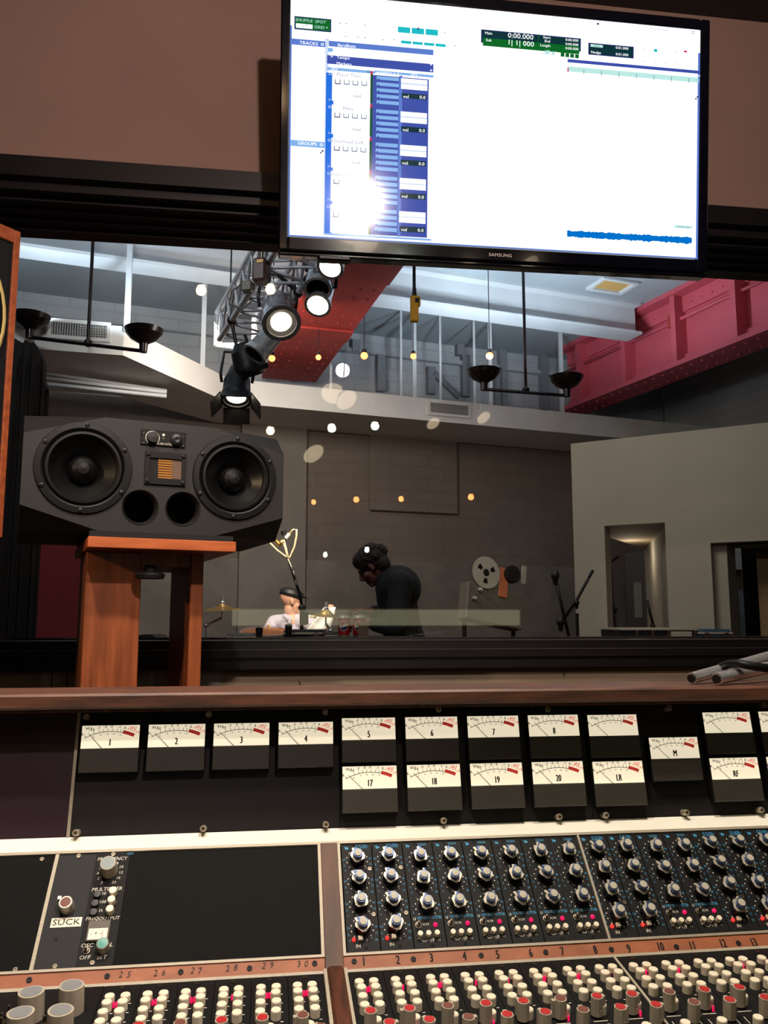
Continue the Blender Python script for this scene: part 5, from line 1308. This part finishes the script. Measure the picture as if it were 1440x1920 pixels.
def amp(px0, py0, px1, py1, d, dz, label, mt, name='equipment_case', cat='case', zb=0, knobs=0, deep=.35, edge=None):
    a, b = dep(px0, py0, d), dep(px1, py1, d)
    ux = V((RT.x, RT.y, 0)).normalized(); uy = V((-ux.y, ux.x, 0)); w = (b-a).dot(ux)
    fm = axes((a.x, a.y, zb), ux, uy, (0, 0, 1)); t = thing(name, label, cat, fm)
    h = a.z-zb
    MB().box(0, w, 0, deep, 0, h, b=min(.012, h*.1)).build('body', mt, t, fm)
    MB().box(-.004, w+.004, -.004, deep+.004, h-.028, h-.016).build('lid_seam', edge or m_greyk, t, fm)
    for x in (.02, w-.05): MB().box(x, x+.03, -.008, 0, h-.05, h-.02, b=.003).build('latch', m_steel, t, fm)
    for i in range(knobs): MB().cyl((w*(i+.6)/knobs, .06, h), (w*(i+.6)/knobs, .06, h+.022), .014, .012).build('knob', m_black, t, fm)
    for x in (0.01, w-.05):
        for y in (.02, deep-.06): MB().box(x, x+.04, y, y+.04, -.0, .03).build('foot', m_black, t, fm) if False else None
    return t
amp(425, 1188, 478, 1196, 5.6, 0, 'low black case with rounded corners at the left of the drum', m_black)
amp(531, 1181, 603, 1196, 5.4, 0, 'long black case in front of the drummer', m_blackm, knobs=0)
amp(606, 1186, 631, 1196, 5.6, 0, 'small dark case beside the long black case', m_meterp)
for px, py in ((486, 1186), (541, 1180)):
    p = dep(px, py, 5.35)
    t = thing('microphone', ['short black microphone standing up by the brown drum', 'short black microphone standing up on the long black case'][px > 500], 'microphone', M.Translation((p.x, p.y, 0)))
    MB().lathe([(.016, -.06), (.022, .0), (.025, .03), (0, .04)], 12, 0, M.Translation(p)).build('capsule', m_black, t)
    MB().cyl((p.x, p.y, 0), p-V((0, 0, .05)), .009, n=8).build('stem', m_black, t)
# overhead microphone with looping pale cable
OD = 6.6
g = lambda x, y, b=0: dep(x, y, OD)+FW*b
bs = g(566, 1175)
t = thing('overhead_microphone', 'overhead microphone on a tall stand with a looping pale cable', 'microphone', M.Translation((bs.x, bs.y, FLR)))
MB().cyl((bs.x, bs.y, FLR+.02), g(566, 1140), .014, n=8).ball(g(566, 1140), .03, n=8).build('pole', m_black, t)
MB().tube([g(569, 1150), g(562, 1115), g(551, 1080), g(541, 1050)], .011, 8).build('boom', m_black, t)
MB().tube([g(541, 1050), g(537, 1034), g(531, 1012)], .011, 8).build('boom_tip', m_cable, t)
MB().cyl(g(533, 1003), g(531, 995), .022, n=10).build('clip', m_black, t)
MB().cyl(g(536, 1009), g(543, 1001), .016, n=10).build('connector', m_white, t)
MB().cyl(g(524, 1022), g(517, 1014), .018, n=10).tube([g(531, 1014), g(524, 1022)], .018, 8).build('capsule', m_brass, t)
MB().tube([g(543, 1001), g(550, 993), g(556, 993), g(556, 1005), g(552, 1025), g(544, 1045), g(536, 1044), g(520, 1032), g(506, 1018)], .0085, 8).build('cable', m_cable, t)
MB().tube([g(541, 1048, -.03), g(549, 1070, .01), g(552, 1074, -.03), g(551, 1082, .02), g(556, 1094, -.03), g(558, 1100, .02)], .006, 6).build('cable', m_greyk, t)
MB().box(-.035, .035, -.03, .03, -.05, .06, b=.01).build('counterweight', m_black, t, M.Translation(g(570, 1160)))
for i in range(3): MB().cyl((bs.x, bs.y, FLR+.3), (bs.x+.35*math.cos(i*2.1), bs.y+.35*math.sin(i*2.1), FLR), .011, n=8).build('leg', m_black, t)
# soft-drink cans on a tall case
tc_ = dep(656, 1200, 4.6)
CT = dep(645, 1194.5, 4.6).z
ux = V((RT.x, RT.y, 0)).normalized(); uy = V((-ux.y, ux.x, 0))
fm = axes((tc_.x, tc_.y, 0), ux, uy, (0, 0, 1))
t = thing('equipment_case', 'tall dark case behind the sill under the red drink cans', 'case', fm)
MB().box(-.25, .30, -.08, .35, 0, CT, b=.008).build('body', m_blackm, t, fm)
MB().box(-.255, .305, -.085, .355, CT-.12, CT-.10).build('lid_seam', m_greyk, t, fm)
def can(px, label):
    p = dep(px, 1180, 4.6); p.z = CT; f = -uy
    t = thing('drink_can', label, 'can', M.Translation(p)); q = axes(p, ux, uy, (0, 0, 1))
    MB().lathe([(0, .003), (.024, 0), (.033, .012), (.033, .105), (.027, .118), (.027, .122), (.024, .119), (0, .119)], 24, 0, None, True, [1, 1, 0, 1, 1, 1, 1]).build('can', [m_canred, m_reel], t, q)
    e = MB(); n = 14
    def wrap(u, v): a = -math.pi/2+u/.0333; return (.0334*math.cos(a), .0334*math.sin(a), .062+v)
    def patch(fn0, fn1, mi, r_):
        for i in range(n):
            u0, u1 = -r_+2*r_*i/n, -r_+2*r_*(i+1)/n
            e.add([wrap(u0, fn0(u0)), wrap(u1, fn0(u1)), wrap(u1, fn1(u1)), wrap(u0, fn1(u0))], [(0, 1, 2, 3)], mi)
    rr = .028; ci = lambda u, r_=rr: math.sqrt(max(0, r_*r_-u*u))
    patch(lambda u: -ci(u), lambda u: ci(u), 1, rr)
    k0 = len(e.v); r2 = .025
    c2f = lambda u: ci(u, r2); wave = lambda u: .004*math.sin(u*120)
    patch(lambda u: -c2f(u), lambda u: min(-.006+wave(u), c2f(u)), 0, r2); patch(lambda u: max(.006+wave(u), -c2f(u)), lambda u: c2f(u), 2, r2)
    off = []
    for i, p_ in enumerate(e.v): s_ = 1.006 if i >= k0 else 1.001; off.append((p_[0]*s_, p_[1]*s_, p_[2]))
    e.v = off
    e.build('emblem', [m_canblue, m_white, m_canred], t, q)
can(645, 'red drink can with a round blue and white emblem, the left one')
can(673, 'red drink can partly covered by the brown box, the right one')
a, b = dep(671, 1168, 4.45), dep(690, 1197, 4.45)
fm2 = axes((a.x, a.y, CT), ux, uy, (0, 0, 1))
t = thing('cardboard_box', 'small dull brown box in front of the right red can', 'box', fm2)
MB().box(0, (b-a).dot(ux), 0, .06, 0, a.z-CT, b=.002).build('box_body', mat('cardboard', (120, 98, 84), .8), t, fm2)
MB().box(.0, (b-a).dot(ux), .027, .033, a.z-CT, a.z-CT+.001).build('packing_tape', mat('brown_tape', (150, 120, 86), .4), t, fm2)
# reflected tape machine and reel, built as solid things beyond the glass
TD = 7.8
tcn = dep(925, 1110, TD)
rx = (RT*.88+FW*.47).normalized(); ry = (UP*.92+FW*.25); ry = (ry-rx*ry.dot(rx)).normalized(); rl_ = R(-14); rx, ry = rx*math.cos(rl_)+ry*math.sin(rl_), ry*math.cos(rl_)-rx*math.sin(rl_); rn = rx.cross(ry)
fm = axes(tcn, rx, ry, rn)
t = thing('mirrored_tape_machine', 'tilted tape machine, a reflection built solid, with one bright metal reel and orange tape', 'tape machine', M.Translation((tcn.x, tcn.y, 0)))
def tm(px, py): p = onP(px, py, tcn, rn)-tcn; return p.dot(rx), p.dot(ry)
x0, y0 = tm(905, 1128)
dk = MB().box(-.28, .36, -.30, .05, -.16, -.002, b=.01).build('deck', mat('deck_dark', (112, 104, 92), .6), t, fm)
cx, cy = tm(910, 1074)
rl = MB(); rr = .155; n = 36
def seg(a0, a1, r0, r1, z0, z1):
    k_ = max(2, int(abs(a1-a0)/.17)); vs = []
    for i in range(k_+1):
        a_ = a0+(a1-a0)*i/k_
        for r_ in (r0, r1):
            for z_ in (z0, z1): vs.append((r_*math.cos(a_), r_*math.sin(a_), z_))
    fs = []
    for i in range(k_):
        b_ = 4*i; fs += [(b_, b_+4, b_+6, b_+2), (b_+1, b_+3, b_+7, b_+5), (b_+2, b_+6, b_+7, b_+3), (b_, b_+1, b_+5, b_+4)]
    fs += [(0, 2, 3, 1), (4*k_, 4*k_+1, 4*k_+3, 4*k_+2)]
    rl.add(vs, fs)
seg(0, 6.2832, .105, rr, .012, .017); seg(0, 6.2832, .035, .055, .012, .017)
for i in range(3):
    c_ = R(30+120*i); seg(c_+.28, c_+2.094-.28, .055, .105, .012, .017)
reel = rl.build('reel', m_reel, t, fm @ M.Translation((cx, cy, 0)))
MB().lathe([(0, 0), (rr*.98, 0), (rr*.98, .003), (0, .003)], 36).lathe([(0, .012), (.03, .012), (.025, .026), (0, .028)], 16).build('hub', m_black, reel, fm @ M.Translation((cx, cy, 0)))
x1_, y1_ = tm(937, 1090)
MB().box(-.01, .09, -.16, .13, .0, .012, b=.004).build('orange_tape', m_orange, t, fm @ M.Translation((x1_, y1_+.01, 0)))
x1_, y1_ = tm(957, 1078); MB().lathe([(0, 0), (.085, 0), (.085, .05), (.07, .055), (0, .055)], 22).build('motor_hub', m_meterp, t, fm @ M.Translation((x1_, y1_, 0)))
x1_, y1_ = tm(980, 1078); MB().box(-.02, .035, -.09, .09, 0, .01, b=.003).build('pale_plate', m_reel, t, fm @ M.Translation((x1_, y1_, .002)))
for px, py in ((898, 1106), (887, 1122)):
    x1_, y1_ = tm(px, py); MB().lathe([(.016, 0), (.022, .03), (0, .04)], 12).build('guide_roller', m_chrome, t, fm @ M.Translation((x1_, y1_, 0)))
for sx_ in (-.24, .32):
    e = fm @ V((sx_, -.25, -.1)); MB().cyl(e, (e.x, e.y, 0), .02).build('leg', m_black, t)
    e = fm @ V((sx_, -.02, -.14)); MB().cyl(e, (e.x, e.y, 0), .02).build('leg', m_black, t)
light('SPOT', 'reel_spot', tcn-FW*2.4+UP*1.6, 22, WARM2, fm @ V((cx+.06, cy, 0)), .05, 12, .6)  # unseen spot added to brighten the reel
# microphone stands as silhouettes at the right
def mstand(label, d, base_px, tri, booms, mics):
    bp = dep(*base_px, d); t = thing('microphone_stand', label, 'microphone stand', M.Translation((bp.x, bp.y, 0)))
    for k_, (nm, pts) in enumerate(booms):
        MB().tube([dep(x, y, d) for x, y in pts], .012, 8).build(nm, m_black, t)
    MB().cyl(bp, (bp.x, bp.y, .02), .013, n=8).build('pole', m_black, t)
    for i in range(3): MB().cyl((bp.x, bp.y, .3), (bp.x+.32*math.cos(i*2.1+.6), bp.y+.32*math.sin(i*2.1+.6), .0), .011, n=8).build('leg', m_black, t)
    for x, y, r in mics:
        p = dep(x, y, d); MB().ball(p, (r, r, r*1.2), n=12).cyl(p-V((0, 0, r*1.1)), p-V((0, 0, r*2.2)), r*.7, r*.4).build('microphone', m_black, t)
mstand('black microphone stand topped by a round microphone left of the booth', 6.3, (1066, 1190), 0, [('boom', [(1042, 1082), (1054, 1140), (1066, 1190)])], [(1041, 1079, .034)])
mstand('black microphone stand with a raised diagonal boom before the booth edge', 6.2, (1082, 1150), 0, [('boom', [(1110, 1072), (1096, 1098), (1082, 1124), (1056, 1162)]), ('counterweight', [(1112, 1069), (1104, 1083)])], [(1081, 1130, .022), (1051, 1166, .032)])
mstand('thin microphone stand inside the booth doorway', 7.6, (1153, 1160), 0, [('boom', [(1145, 1062), (1148, 1120), (1152, 1175)]), ('boom', [(1139, 1058), (1160, 1044)])], [(1154, 1142, .018)])
mstand('slanted black boom stand leaning by the dark door', 7.0, (1225, 1173), 0, [('boom', [(1213, 1125), (1219, 1150), (1225, 1173)])], [(1224, 1174, .022)])
# flight case at the right
a, b = dep(1165, 1178, 5.2), dep(1318, 1195, 5.2)
fm = axes((a.x, a.y, 0), ux, uy, (0, 0, 1)); w = (b-a).dot(ux); h = a.z
t = thing('flight_case', 'long black flight case with metal corners before the booth', 'case', fm)
MB().box(0, w*.92, 0, .5, 0, h-.012, b=.006).build('body', m_blackm, t, fm)
MB().box(-.006, w*.92+.006, -.006, .506, h-.012, h).build('lid_edge', m_greyk, t, fm)
for x in (w*.17, w*.36, w*.56, w*.88): MB().box(x, x+.018, -.008, 0, h-.2, h-.012).build('corner_strip', m_steel, t, fm)
MB().box(w*.60, w*.86, -.006, 0, h-.06, h-.02, b=.003).build('handle', m_reel, t, fm)
amp(1314, 1180, 1372, 1195, 5.15, 0, 'dull blue case at the right end of the flight case', m_navy)
# red panel and small things at the left
a, b = dep(60, 1000, 5.6), dep(215, 1200, 5.6)
fm = axes((a.x, a.y, 0), ux, uy, (0, 0, 1)); w = (b-a).dot(ux)
t = thing('sound_screen', 'dark red upholstered screen behind the speaker stand at left', 'screen', fm)
MB().box(0, w, 0, .08, 0.06, a.z, b=.015).build('cushion', m_maroon, t, fm)
for x in (.05, w-.13): MB().box(x, x+.08, -.18, .26, 0, .06, b=.006).build('foot', m_black, t, fm)
p = dep(285, 1190, 5.5)
t = thing('floor_monitor', 'black humped case seen between the posts of the speaker stand', 'case', M.Translation((p.x, p.y, 0)))
MB().prism([(-.07, 0), (.07, 0), (.07, .03), (.045, .05), (0, .055), (-.045, .05), (-.07, .03)], -.15, .15, 0, axes((p.x, p.y, p.z-.05), ux, (0, 0, 1), -uy)).build('lid', m_black, t)
MB().box(-.07, .07, -.14, .14, 0, p.z-.052, b=.004).build('case_body', m_black, t, axes((p.x, p.y, 0), ux, uy, (0, 0, 1)))
